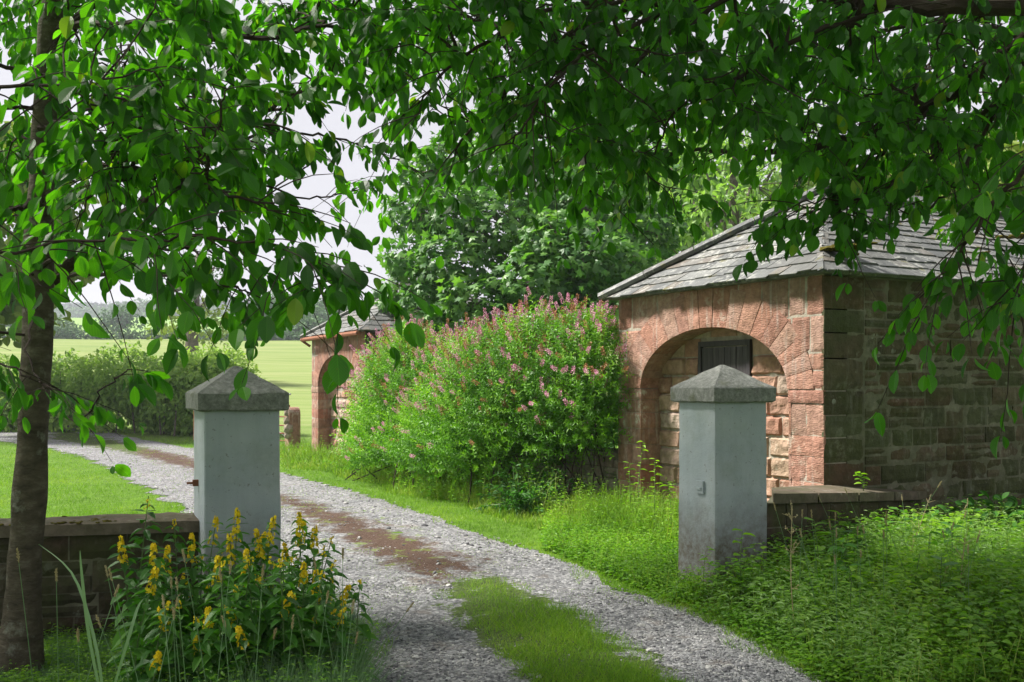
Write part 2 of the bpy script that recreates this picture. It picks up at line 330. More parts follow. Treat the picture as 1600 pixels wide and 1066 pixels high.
M_weed = leafmat('weed_leaf', (.06, .16, .015), (.13, .28, .02), (.28, .46, .035), .42, (1.5, 1.7, .5), .5, .3)
M_grass = leafmat('grass_blade', (.10, .22, .016), (.16, .32, .022), (.30, .42, .05), .35, (1.3, 1.4, .5), .55, .25, .8)
M_gr2 = leafmat('tall_grass_blade', (.10, .21, .02), (.19, .33, .035), (.40, .44, .12), .35, (1.3, 1.4, .6), .6, .25)
M_blue = leafmat('bluish_grass_blade', (.10, .19, .08), (.15, .26, .12), (.24, .36, .18), .3, (1.2, 1.4, .8), .5, .3)
M_straw = leafmat('dry_stalk', (.33, .28, .15), (.42, .36, .2), (.5, .45, .3), .2, (1, 1, .8), .8, .1)
M_loos = leafmat('loosestrife_leaf', (.025, .09, .014), (.05, .16, .02), (.10, .25, .03), .32, (1.5, 1.8, .5), .45, .35)
M_yel = leafmat('yellow_petal', (.62, .44, .01), (.80, .62, .015), (.90, .74, .04), .3, (1, 1, .6), .6, .2)
n = N('green_stem'); M_stem = n.finish((.10, .17, .05), .6, None, .3)

# ------------------------------------------------------------------ ground
def terrain(x, y):
    h = np.interp(y, [0, 30, 45, 120, 140, 190, 260, 330, 480, 620, 900, 3000], [0, 0, .45, 6.4, 6.3, 9.6, 16.5, 21.5, 30.5, 38, 46, 46])
    k = np.clip((y-35)/150, 0, 1)
    return h + k*3.0*fbm(np.stack([x, y, 0*x], -1), 1/160., 2) + np.clip((y-30)/40, 0, 1)*.15*noise3(np.stack([x, y, 0*x], -1), .12)
def ground_h(x, y): return np.where(np.asarray(y) > 30, terrain(np.asarray(x, float), np.asarray(y, float)), 0.0)
def sdf(poly, x, y):
    poly = np.asarray(poly); d = np.full(x.shape, 1e9); ins = np.zeros(x.shape, bool)
    for a, b in zip(poly, np.roll(poly, -1, 0)):
        e = b-a; wx, wy = x-a[0], y-a[1]; t = np.clip((wx*e[0]+wy*e[1])/(e@e+1e-12), 0, 1)
        d = np.minimum(d, np.hypot(wx-t*e[0], wy-t*e[1]))
        c = ((a[1] <= y) & (b[1] > y)) | ((b[1] <= y) & (a[1] > y))
        xi = a[0]+(y-a[1])/(e[1] if abs(e[1]) > 1e-12 else 1e-12)*e[0]; ins ^= c & (x < xi)
    return np.where(ins, d, -d)
gp = lambda L: A([G(*p) for p in L])
ROAD = np.vstack([gp([(2300, 1500), (1300, 1066), (1160, 985), (1060, 945), (977, 925), (837, 863), (771, 842), (631, 793), (541, 765), (441, 741), (370, 720), (302, 702), (200, 683), (110, 668), (0, 656)]), [[-26, 45], [-30, 44]],
                  gp([(0, 690), (70, 700), (130, 715), (180, 735), (240, 770), (300, 805), (380, 855), (450, 905), (520, 960), (557, 990), (558, 1066), (560, 1200), (480, 1500)])])
SOIL = gp([(90, 676), (190, 690), (302, 716), (441, 772), (565, 806), (680, 848), (765, 885), (740, 905), (700, 925), (650, 912), (557, 866), (500, 828), (441, 796), (302, 738), (185, 707), (70, 686)])
CGRASS = gp([(712, 908), (790, 905), (854, 937), (936, 984), (1019, 1040), (1060, 1066), (1200, 1200), (1500, 1500), (900, 1500), (850, 1200), (815, 1066), (771, 1030), (712, 975), (698, 945)])
FSTRIP = gp([(85, 674), (150, 682), (230, 700), (215, 712), (150, 700), (75, 686)])
def grid_sheet(xs, ys, name, mat, zoff, mask=None, kind='structure', attrs=None, label=None, relief=None):
    X, Y = np.meshgrid(xs, ys, indexing='ij'); H = ground_h(X, Y)+zoff
    if relief is not None: H = H+relief(X, Y)
    nx, ny = X.shape; i = np.arange(nx-1)[:, None]*ny; j = np.arange(ny-1)[None]
    f = np.stack([i+j, i+ny+j, i+ny+1+j, i+j+1], -1)
    if mask is not None: f = f[mask((X[:-1, :-1]+X[1:, 1:])/2, (Y[:-1, :-1]+Y[1:, 1:])/2)]
    f = f.reshape(-1, 4); used, inv = np.unique(f, return_inverse=True); V = np.stack([X, Y, H], -1).reshape(-1, 3)[used]
    mb = MB(); mb.add(V, [inv.reshape(-1, 4)], .5); o = mb.build(name, mat, base=(0, 0, 0), smooth=True)
    for k, fn in (attrs or {}).items():
        a = o.data.attributes.new(k, 'FLOAT', 'POINT'); a.data.foreach_set('value', fn(V[:, 0], V[:, 1]).astype(np.float32))
    return tag(o, label, None, None, kind)
# ground material: turf near, pale mown field beyond, meadows far
n = N('turf_and_fields'); yy = n.sepz('Y')
near = n.ramp(n.noise(6, 5, .65), [(.3, (.055, .11, .015)), (.6, (.10, .19, .022)), (.8, (.16, .24, .04))])
field = n.ramp(n.noise(1, 5, .6, n.scale((.10, .9, .1))), [(.3, (.12, .18, .045)), (.5, (.18, .235, .07)), (.7, (.24, .265, .11))])
farc = n.ramp(n.noise(.012, 3, .5), [(.35, (.15, .27, .07)), (.6, (.20, .33, .085)), (.7, (.26, .34, .12))])
c = n.mix(n.ramp(n.math('DIVIDE', yy, 100.0), [(.26, (0, 0, 0)), (.38, (1, 1, 1))]), near, field)
c = n.mix(n.ramp(n.math('DIVIDE', yy, 1000.0), [(.12, (0, 0, 0)), (.16, (1, 1, 1))]), c, farc)
M_ground = n.finish(c, .95, n.bump(n.noise(30, 5, .7), .6, .03), .1)
ys = np.concatenate([[-30, -10, 0, 3], np.arange(5, 45, 1.0), np.arange(45, 200, 3.), np.arange(200, 700, 12.), np.arange(700, 3100, 120.)])
xs = np.concatenate([np.arange(-1500, -200, 100.), np.arange(-200, -40, 8.), np.arange(-40, 40, 1.5), np.arange(40, 200, 8.), np.arange(200, 1600, 100.)])
grid_sheet(xs, ys, 'ground', M_ground, 0.0)
# gravel drive
n = N('limestone_gravel'); wv = n.pos
cell = n.vor(48, 'F1', out='Color'); cd = n.vor(48, 'DISTANCE_TO_EDGE'); c2 = n.vor(24, 'F1', out='Color')
b1 = n.n.new('ShaderNodeRGBToBW'); n.l.new(cell, b1.inputs[0]); b2 = n.n.new('ShaderNodeRGBToBW'); n.l.new(c2, b2.inputs[0])
gcol = n.ramp(n.math('ADD', n.math('MULTIPLY', b1.outputs[0], .7), n.math('MULTIPLY', b2.outputs[0], .3)), [(.2, (.08, .082, .09)), (.45, (.19, .192, .20)), (.7, (.30, .30, .31)), (.9, (.50, .50, .50))])
gcol = n.mix(n.step(n.noise(1.4, 5, .6), .38, .7), gcol, n.mix(1.0, gcol, (1.25, 1.23, 1.2), 'MULTIPLY'))
gcol = n.mix(n.math('MULTIPLY', n.step(n.noise(3.1, 5, .6), .58, .68), .45), gcol, (.20, .16, .125))
big = n.noise(3.5, 5, .65); fine = n.noise(26, 4, .7)
wob = n.math('ADD', n.math('MULTIPLY', n.math('SUBTRACT', big, .5), 1.1), n.math('MULTIPLY', n.math('SUBTRACT', fine, .5), .6))
sm = n.step(n.math('ADD', n.attr('soil'), wob), -.02, .22)
scol = n.ramp(n.noise(55, 5, .75), [(.3, (.03, .018, .012)), (.5, (.085, .05, .035)), (.62, (.15, .10, .075)), (.74, (.32, .30, .28))])
c = n.mix(sm, gcol, scol)
gm = n.step(n.math('ADD', n.attr('turf'), wob), -.05, .07); tcol = n.ramp(n.noise(30, 4), [(.3, (.04, .06, .02)), (.7, (.10, .15, .03))])
c = n.mix(gm, c, tcol)
moss = n.math('MULTIPLY', n.step(n.noise(4.5, 5, .7), .57, .63), n.step(n.math('ADD', n.attr('soil'), .35), .0, .3)); c = n.mix(n.math('MULTIPLY', moss, .7), c, (.16, .22, .04))
h = n.math('ADD', n.math('MULTIPLY', n.step(cd, 0.0, .25), .8), n.math('MULTIPLY', b1.outputs[0], .9))
M_gravel = n.finish(c, .9, n.bump(h, .8, .012), .2)
def inroad(x, y): return sdf(ROAD, x, y)
def relief(x, y):
    s = np.clip(sdf(CGRASS, x, y)*3, -1, 1); q = np.stack([x, y, 0*x], -1)
    e = np.clip(inroad(x, y)/.3, 0, 1)
    return e*(.012*fbm(q, 1.6, 3)+.008*noise3(q, 6)+.02*np.clip(s, 0, 1)+.012)
q3 = lambda x, y: np.stack([x, y, 0*x], -1)
att = {'soil': lambda x, y: sdf(SOIL, x, y), 'turf': lambda x, y: np.maximum(sdf(CGRASS, x, y), sdf(FSTRIP, x, y)*.5)}
edge = lambda x, y: inroad(x, y)+.10*fbm(q3(x, y), 2.2, 3) > 0
def ys_geom(a, b, k): return np.exp(np.linspace(math.log(a), math.log(b), k))
grid_sheet(np.arange(-7, 6, .045), np.concatenate([ys_geom(2.5, 14, 260), ]), 'gravel_drive', M_gravel, .006, edge, attrs=att, relief=relief)
grid_sheet(np.arange(-30, 2, .16), np.arange(14, 46, .16), 'gravel_drive', M_gravel, .006, edge, attrs=att, relief=relief)
# loose stones (nobody could count them)
n = N('loose_limestone'); c = n.ramp(n.attr(), [(0, (.10, .10, .11)), (.4, (.22, .22, .23)), (.75, (.34, .335, .335)), (1, (.52, .515, .50))])
M_peb = n.finish(n.mix(n.step(n.noise(60, 4), .4, .7), n.mix(1.0, c, (.75, .74, .72), 'MULTIPLY'), c), .85, None, .25)
def ico():
    t = (1+5**.5)/2; v = norm(A([[-1, t, 0], [1, t, 0], [-1, -t, 0], [1, -t, 0], [0, -1, t], [0, 1, t], [0, -1, -t], [0, 1, -t], [t, 0, -1], [t, 0, 1], [-t, 0, -1], [-t, 0, 1]], float))
    f = A([[0, 11, 5], [0, 5, 1], [0, 1, 7], [0, 7, 10], [0, 10, 11], [1, 5, 9], [5, 11, 4], [11, 10, 2], [10, 7, 6], [7, 1, 8], [3, 9, 4], [3, 4, 2], [3, 2, 6], [3, 6, 8], [3, 8, 9], [4, 9, 5], [2, 4, 11], [6, 2, 10], [8, 6, 7], [9, 8, 1]]); return v, f
def pebbles(mb, x, y, z, size):
    n_ = len(x); v, f = ico(); V = v[None]*(1+rng.uniform(-.28, .28, (n_, 12, 1))); sc3 = size[:, None, None]*np.stack([rng.uniform(.8, 1.4, n_), rng.uniform(.6, 1, n_), rng.uniform(.4, .75, n_)], -1)[:, None]
    V = V*sc3; a = rng.uniform(0, 2*pi, n_); ca, sa = np.cos(a)[:, None], np.sin(a)[:, None]; X = V[..., 0]*ca-V[..., 1]*sa; Y = V[..., 0]*sa+V[..., 1]*ca
    V = np.stack([X+x[:, None], Y+y[:, None], V[..., 2]+(z+size*.15)[:, None]], -1); off = (np.arange(n_)*12)[:, None, None]
    mb.add(V, [(f[None]+off).reshape(-1, 3)], np.repeat(rng.random(n_), 12))
def sample(n_, xr, yr, p=2.0):   # density falls with distance
    y = (yr[0]**(1-p)+rng.random(n_)*(yr[1]**(1-p)-yr[0]**(1-p)))**(1/(1-p)); x = rng.uniform(xr[0], xr[1], n_)*y; return x, y
mb = MB(); x, y = sample(60000, (-.5, .5), (4.6, 24), 2.4)
rd = inroad(x, y); k = (rd > -.08) & (rng.random(len(x)) < np.where(sdf(CGRASS, x, y) > 0, .03, np.where(sdf(SOIL, x, y) > 0.05, .4, .85)))
k &= rng.random(len(x)) < .45+.6*noise3(q3(x, y), 1.7)+np.clip(.25-rd, 0, .5)
x, y = x[k], y[k]; size = rng.uniform(.004, .012, len(x))*(1+1.3*(rng.random(len(x)) > .96))*np.clip(y/9, .9, 1.4)
pebbles(mb, x, y, relief(x, y)+.006, size); o = mb.build('loose_gravel', M_peb, base=(0, 0, 0)); tag(o, 'loose pale grey limestone gravel lying on the drive', 'gravel', None, 'stuff')
# ------------------------------------------------------------------ gatehouses
ANG = radians(29); U0 = A([sin(ANG), -cos(ANG), 0]); N0 = A([-cos(ANG), -sin(ANG), 0])
UC, HW, SPR, RI, HWO, RIO = 1.62, 1.165, 1.50, .64, 1.50, 1.045
EAVE = 2.56; WID = 3.24; RISE = 1.12
def gatehouse(base, label, res, depth, detail=True, hatch=True):
    t = thing('gatehouse', base, label, 'gatehouse'); fr = Frame(base, U0, N0)
    inn = -N0; side = Frame(A(base)+U0*WID, -N0, U0); lft = Frame(A(base)-N0*depth, N0, -U0)
    # core and mortar
    mb = MB(); c = A(base)+U0*WID/2-N0*(.30+(depth-.30)/2)+Z*(EAVE/2-.1)
    box(mb, c, (U0, N0, Z), (WID/2-.003, (depth-.30)/2, EAVE/2+.1), .3); mb.build('wall_core', M_mortard, t)
    mb = MB()   # mortar bed of arch front: strips above the ring's middle
    us = np.linspace(.01, WID-.01, 60)
    def ell(u, a, b): q = np.clip(1-((u-UC)/a)**2, 0, 1); return SPR+b*np.sqrt(q)
    lo = np.where(abs(us-UC) < 1.33, ell(us, 1.33, .84), 0.0)
    v = np.stack([fr(us, lo, np.full_like(us, -.008)), fr(us, np.full_like(us, EAVE), np.full_like(us, -.008)), fr(us, lo, np.full_like(us, -.30)), fr(us, np.full_like(us, EAVE), np.full_like(us, -.30))], 1).reshape(-1, 3)
    i = np.arange(59)[:, None]*4; f = np.concatenate([i+A([[0, 4, 5, 1]]), i+A([[2, 3, 7, 6]]), i+A([[0, 2, 6, 4]]), i+A([[1, 5, 7, 3]])]); mb.add(v, [f], .5)
    for a, b in ((.01, .45), (WID-.45, WID-.01)): box(mb, fr(A((a+b)/2), A(SPR/2-.1), A(-.155)), (U0, N0, Z), ((b-a)/2-.004, .145, SPR/2+.1), .4)
    mb.build('mortar', M_mortar, t)
    # spandrels
    mb = MB(); kp = lambda u, v: ((u-UC)/1.36)**2+((v-SPR)/.87)**2 > 1
    blockwall(mb, fr, 0.0, WID, SPR+.0, EAVE, (.24, .40), (.22, .5), keep=lambda u, v: kp(u, v) & (v > SPR), res=.03*res, proud=(-.004, .004), amp=.004, split=.3)
    mb.build('spandrel', M_red, t)
    # arch ring
    mb = MB(); nv = 19
    def mp(S, T):   # S angle parameter, T across the ring
        a = pi-S; ui, vi = UC+HW*np.cos(a), SPR+RI*np.sin(a); uo, vo = UC+HWO*np.cos(a), SPR+RIO*np.sin(a); return ui+(uo-ui)*T, vi+(vo-vi)*T
    ed = np.linspace(0, pi, nv+1)+np.concatenate([[0], rng.uniform(-.02, .02, nv-1), [0]])
    for a, b in zip(ed[:-1], ed[1:]):
        r = rng.random(); g = .0035
        if abs((a+b)/2-pi/2) < .1: g = .006
        cushion(mb, fr, a+g, b-g, .0, 1.0, max(3, int(4/res)), max(4, int(12/res)), rng.uniform(.008, .012), back=-.03, amp=.003, edge=.005, mp=mp, r=r, freq=14)
        # soffit of each voussoir
        ss = np.linspace(a+g, b-g, 4); u_, v_ = mp(ss, np.zeros(4)); pts = np.concatenate([fr(u_, v_, np.full(4, .006)), fr(u_, v_, np.full(4, -.30))])
        mb.add(pts, [A([[i, i+1, i+5, i+4] for i in range(3)])], r)
    ss = np.linspace(0, pi, 40); u_, v_ = mp(ss, np.full(40, .015)); pts = np.concatenate([fr(u_, v_, np.full(40, 0.0)), fr(u_, v_, np.full(40, -.295))]); mb.add(pts, [A([[i, i+1, i+41, i+40] for i in range(39)])], .9)
    u2, v2 = mp(ss, np.full(40, .99)); pts = np.concatenate([fr(u_, v_, np.full(40, .0)), fr(u2, v2, np.full(40, .0))]); mb.add(pts, [A([[i, i+1, i+41, i+40] for i in range(39)])], .9)
    mb.build('arch', M_red, t)
    # piers, imposts
    for side_i, (a, b) in enumerate(((0, .455), (WID-.44, WID))):
        mb = MB(); v0 = 0
        inner = b if side_i == 0 else a
        rv = Frame(fr(A(float(inner)), A(0.), A(0.)), inn, U0 if side_i == 0 else -U0)
        cs = courses(0, SPR-.13, (.17, .25))+[(SPR-.13, SPR-.005)]
        for ci, (c0, c1) in enumerate(cs):
            last = ci == len(cs)-1; pr = .012 if last else rng.uniform(0, .006); r = rng.random()
            if rng.random() < .45 and not last:
                m = a+(b-a)*rng.uniform(.35, .65); parts = ((a, m), (m, b))
            else: parts = ((a, b),)
            for (p, q) in parts: cushion(mb, fr, p+.003, q-.003, c0+.003, c1-.003, max(2, int((q-p)/(.04*res))), max(2, int(.2/(.04*res))), pr, amp=.005, edge=.008, r=r if len(parts) == 1 else None)
            cushion(mb, rv, .0, .29, c0+.003, c1-.003, 6, 4, .004+pr, amp=.005, edge=.006, r=r)
        mb.build('pier', M_pier if side_i == 0 else M_red, t)
    # infill of rock-faced blocks behind the arch, with boarded hatch
    fi = Frame(fr(A(0.), A(0.), A(-.30)), U0, N0); mb = MB()
    h0, h1, hv0, hv1 = (1.16, 1.98, 1.05, 2.01)
    if not hatch: h0 = h1 = hv0 = hv1 = 9
    hole = lambda u0, u1, v0, v1: u1 > h0+.02 and u0 < h1-.02 and v1 > hv0+.02 and v0 < hv1-.02
    rows = [(i*.205, (i+1)*.205) for i in range(11)]
    for (c0, c1) in rows:
        # each row laid left and right of the hatch where it meets it
        spans = [(.42, WID-.40)] if (c1 <= hv0+.02 or c0 >= hv1-.03) else [(.42, h0), (h1, WID-.40)]
        if c1 > hv0 and c0 < hv0: pass
        for (p, q) in spans:
            u = p+0.0
            while u < q-.02:
                l = rng.uniform(.24, .50)
                if q-(u+l) < .14: l = q-u
                smoothrow = c0 > 1.78
                nx, ny = max(2, int(l/(.022*res))), max(2, int(.2/(.022*res)))
                cushion(mb, fi, u+.005, u+l-.005, c0+.005, c1-.005, nx, ny, .012 if smoothrow else .034, back=-.02, edge=.004 if smoothrow else .034, amp=.004 if smoothrow else .020, freq=8)
                u += l
    mb.build('infill', M_fill, t)
    mb = MB(); box(mb, fi(A(1.62), A(1.1), A(-.004)), (U0, N0, Z), (1.22, .006, 1.15), .5); mb.build('infill_mortar', M_mortar, t)
    if hatch:
        mb = MB(); nb = 8; wd = (h1-h0-.08)/nb
        for i in range(nb): box(mb, fi(A(h0+.04+wd*(i+.5)), A((hv0+hv1)/2-.02), A(.012+rng.uniform(-.003, .003))), (U0, N0, Z), (wd/2-.003, .012, (hv1-hv0)/2-.05), rng.random())
        o = mb.build('hatch', M_wood, t)
        mb = MB()
        for (uc_, vc_, hu, hv) in ((h0+.02, (hv0+hv1)/2, .02, (hv1-hv0)/2-.002), (h1-.02, (hv0+hv1)/2, .02, (hv1-hv0)/2-.002), ((h0+h1)/2, hv1-.03, (h1-h0)/2-.042, .028)): box(mb, fi(A(uc_), A(vc_), A(.02)), (U0, N0, Z), (hu, .025, hv), .8)
        mb.build('frame', M_wood, o)
    # side wall
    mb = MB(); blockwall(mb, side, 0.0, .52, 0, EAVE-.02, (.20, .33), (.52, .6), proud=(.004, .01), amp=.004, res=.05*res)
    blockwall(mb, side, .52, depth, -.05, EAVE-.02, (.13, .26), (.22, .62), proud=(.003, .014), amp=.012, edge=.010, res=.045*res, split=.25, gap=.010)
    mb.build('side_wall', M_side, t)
    # roof: hipped, stone slates in courses
    oh = .11; zo = EAVE+.015; half = WID/2+oh; apex_in = half     # hips at 45 degrees in plan
    def Rp(u, w_in, k): return A(base)+U0*(WID/2+u)-N0*w_in+Z*(zo+k)
    C = [(-half, -oh), (half, -oh), (half, depth+oh), (-half, depth+oh)]; ri0, ri1 = -oh+half, depth+oh-half
    mb = MB(); pts = [Rp(*c_, 0) for c_ in C]+[Rp(0, ri0, RISE), Rp(0, ri1, RISE)]+[Rp(c_[0]*.99, c_[1]*1., -.03) for c_ in C]
    mb.add(pts, [A([[0, 1, 4], [2, 3, 5]]), A([[1, 2, 5, 4], [3, 0, 4, 5], [0, 1, 7, 6], [1, 2, 8, 7], [2, 3, 9, 8], [3, 0, 6, 9], [6, 7, 8, 9]])], .3)
    roof = mb.build('roof', M_slate, t); mb = MB()
    sl = math.hypot(half, RISE)
    planes = [('f', -half, half, lambda u, d: Rp(u, -oh+half*d/sl, RISE*d/sl)),
              ('s', -oh, depth+oh, lambda u, d: Rp(half-half*d/sl, u, RISE*d/sl))]
    if not detail: planes = planes[:1]
    for nm, a, b, fn in planes:
        nr = norm(np.cross(fn(a+1, 0)-fn(a, 0), fn(a, 1)-fn(a, 0))); nr = nr if nr[2] > 0 else -nr
        d = -.05; row = 0
        while d < sl-.05:
            ex = np.interp(d, [0, sl], [.19, .11])*rng.uniform(.92, 1.08); u = a+rng.uniform(-.3, 0)
            while u < b:
                wdt = rng.uniform(.14, .34)
                d0, d1 = d, min(d+ex*1.35, sl-.01)
                u0, u1 = u+.003, u+wdt-.003; jit = rng.uniform(-.022, .018)
                def cl(uu, dd): k_ = max(dd, 0)*half/sl; return min(max(uu, a+k_-.02), b-k_+.02)
                q = [(cl(u0, d0), d0+jit), (cl(u1, d0), d0+jit+rng.uniform(-.008, .008)), (cl(u1, d1), d1), (cl(u0, d1), d1)]
                if q[1][0]-q[0][0] > .02:
                    th = rng.uniform(.009, .017); up = [th+.013, th+.013+rng.uniform(-.004, .004), .008, .008]
                    tp = [fn(*p_)+nr*h_ for p_, h_ in zip(q, up)]; bt = [fn(*p_)+nr*(h_-th) for p_, h_ in zip(q, up)]
                    mb.add(tp+bt, [A([[0, 1, 2, 3], [4, 5, 1, 0], [5, 6, 2, 1], [7, 4, 0, 3]])], rng.random())
                u += wdt
            d += ex
    mb.build('slates', M_slate, roof)
    mb = MB()   # hip stones: long flat slabs
    for (c_, dirn) in ((C[0], 1), (C[1], -1)):
        p0, p1 = Rp(*c_, .0), Rp(0, ri0, RISE); ax = norm(p1-p0); sd_ = norm(np.cross(ax, Z)); up = np.cross(sd_, ax); Lh = np.linalg.norm(p1-p0); s_ = -.06
        while s_ < Lh:
            l = rng.uniform(.5, .8) if dirn == 1 else rng.uniform(.3, .4)
            w1, tk = (.15, .05) if dirn == 1 else (.055, .02)
            for sg in (1, -1):
                cc = p0+ax*(s_+l/2)+sd_*sg*w1/2+up*(tk*.9+rng.uniform(0, .008))-up*.02
                axs = (ax, norm(sd_*sg-up*.42), norm(up+sd_*sg*.42)); box(mb, cc, axs, (l/2-.006, w1/2, tk*.45), rng.random())
            s_ += l
    p0, p1 = Rp(0, ri0, RISE), Rp(0, ri1, RISE); ax = -N0; s_ = 0
    while s_ < ri1-ri0:
        for sg in (1, -1): box(mb, p0+ax*(s_+.24)+U0*sg*.07+Z*.035, (ax, norm(U0*sg-Z*.7), norm(Z+U0*sg*.7)), (.235, .09, .016), rng.random())
        s_ += .48
    mb.build('ridge_stones', M_slate, roof)
    return t, fr, side, Rp
B1 = A([1.25, 12.1, 0]); B2 = A([-4.33, 22.1, 0])
g1, fr1, side1, Rp1 = gatehouse(B1, 'red sandstone gatehouse with wide blocked arch and stone slate roof behind the right pillar', 1.0, 6.5)
g2, fr2, side2, Rp2 = gatehouse(B2, 'far small twin gatehouse half hidden by the pink flowering shrub, rusty gutter under its eave', 2.0, 4.0, True, False)
# moss on near roof, gutter on far gatehouse
mb = MB()
for (u, w_, k, r_) in ((1.55, .32, .20, .16), (1.68, .25, .12, .10), (1.62, .5, .25, .07), (1.3, 3.2, .55, .12), (1.1, 3.9, .7, .10), (1.5, 2.4, .3, .05), (1.0, 3.0, .82, .06)):
    for q in range(9):
        v, f = ico(); mb.add(v*A([r_, r_, r_*.3])*rng.uniform(.3, .7)*(1+rng.uniform(-.2, .2, (12, 1)))+Rp1(u, w_, k+.03)+rng.normal(size=3)*A([r_, r_, .0])*.5, [f], .5)
mb.build('moss', MO, g1)
mb = MB(); pts = [fr2(A(-.12), A(2.50), A(.17)), fr2(A(1.6), A(2.505), A(.17)), fr2(A(3.3), A(2.5), A(.17))]; tube(mb, smooth_path(pts, 4), .045, 8)
tube(mb, [fr2(A(-.10), A(2.47), A(.16)), fr2(A(-.02), A(2.36), A(.02))], .03, 6); gt = mb.build('gutter', M_rust, g2)
# ------------------------------------------------------------------ rendered gate pillars
def pillar(px, z, label, hs, cap_b, ang, bend=False):
    """front corner at pixel column px, depth z; faces turned by ang"""
    X = (px-800)/F*z; a = radians(ang); L = A([-sin(a), cos(a), 0]); R = A([cos(a), sin(a), 0])    # L: along the left face away, R: along the front face to the right
    s = hs; base = A([X, z, 0])+L*s/2+R*s/2; t = thing('gate_pillar', base, label, 'gate pillar', None)
    mb = MB(); fr = Frame(base, R, -L)
    # shaft: slightly battered, softened arrises, gridded faces with gentle unevenness
    nz_, nc = 40, 10; h = cap_b; zs = np.linspace(-.1, h, nz_+1); k = s/2; bev = .008
    prof = []
    for (sx, sy), (ex, ey) in zip([(-1, -1), (1, -1), (1, 1), (-1, 1)], [(1, -1), (1, 1), (-1, 1), (-1, -1)]):
        for i in range(nc):
            f_ = (i+.0)/nc; p = A([sx+(ex-sx)*f_, sy+(ey-sy)*f_])*k
            if i == 0:
                d = A([ex-sx, ey-sy])/2; pd = A([-d[1], d[0]]); prof += [p+pd*bev, p+d*bev]
            else: prof.append(p)
    prof = A(prof); m = len(prof); V = []
    for zz_ in zs:
        pr = prof*(1+.035*(1-zz_/h)); q = np.c_[pr, np.full(m, zz_)]; w3 = base+np.outer(pr[:, 0], R)+np.outer(pr[:, 1], L)+np.outer(np.full(m, zz_), Z)
        dn = norm(np.c_[pr, np.zeros(m)]); dn = np.outer(dn[:, 0], R)+np.outer(dn[:, 1], L); V.append(w3+dn*(.0045*fbm(w3, 5, 3))[:, None])
    V = np.concatenate(V); i = np.arange(nz_)[:, None]*m; j = np.arange(m)[None]; mb.add(V, [np.stack([i+j, i+(j+1) % m, i+m+(j+1) % m, i+m+j], -1).reshape(-1, 4)], .5)
    mb.build('shaft', M_paint, t, smooth=False)
    mb = MB(); c = s/2+.046; hh = .105     # slab and low pyramid with rounded top
    rings = [(c*.93, -.012), (c, 0), (c*1.003, .05), (c, .095), (c*.965, hh)]+[(c*.965*(1-f_)+.012*f_, hh+(.165*(1-(1-f_)**1.0))*(1 if f_ < .8 else (1-.10*(f_-.8)))) for f_ in np.linspace(.12, 1, 9)]
    V = []; nn_ = 12
    base_sq = []
    for (sx, sy), (ex, ey) in zip([(-1, -1), (1, -1), (1, 1), (-1, 1)], [(1, -1), (1, 1), (-1, 1), (-1, -1)]):
        for i in range(nn_): f_ = i/nn_; base_sq.append(A([sx+(ex-sx)*f_, sy+(ey-sy)*f_]))
    base_sq = A(base_sq); m = len(base_sq)
    for (rr, hz) in rings:
        q = base_sq*rr; p3 = base+np.outer(q[:, 0], R)+np.outer(q[:, 1], L)+Z*(cap_b+hz); V.append(p3+rng.uniform(-1, 1, (m, 3))*.0015+.004*np.stack([noise3(p3, 12), noise3(p3+9, 12), noise3(p3+5, 12)], -1))
    V.append([base+Z*(cap_b+hh+.163)]); V = np.vstack(V); nr = len(rings); i = np.arange(nr-1)[:, None]*m; j = np.arange(m)[None]
    mb.add(V, [np.stack([i+j, i+(j+1) % m, i+m+(j+1) % m, i+m+j], -1).reshape(-1, 4), np.stack([(nr-1)*m+np.arange(m), (nr-1)*m+(np.arange(m)+1) % m, np.full(m, nr*m)], -1)], .5)
    mb.build('cap', M_conc, t)
    return t, base, R, L
pr_, bR, RR, LR = pillar(1118, 7.3, 'white painted gate pillar at the right of the drive, grimy at its foot, pyramid cap', .455, 1.425, 25)
pl_, bL, RL, LL = pillar(320, 6.2, 'bluish white gate pillar left of the drive behind the yellow flowers, pyramid cap', .455, 1.395, 25)
mb = MB(); box(mb, bR-RR*.238-LR*.06+Z*.80, (LR, Z, RR), (.045, .045, .012)); box(mb, bR-RR*.248+LR*.0-LR*.06+Z*.79, (LR, Z, RR), (.028, .008, .01)); mb.build('bracket', M_paint, pr_)
mb = MB(); box(mb, bL-RL*.245+LL*.02+Z*.93, (LL, Z, RL), (.012, .02, .02)); tube(mb, [bL-RL*.24+LL*.02+Z*.93, bL-RL*.30+LL*.02+Z*.93], .008, 6); mb.build('hinge_pin', M_rust, pl_)
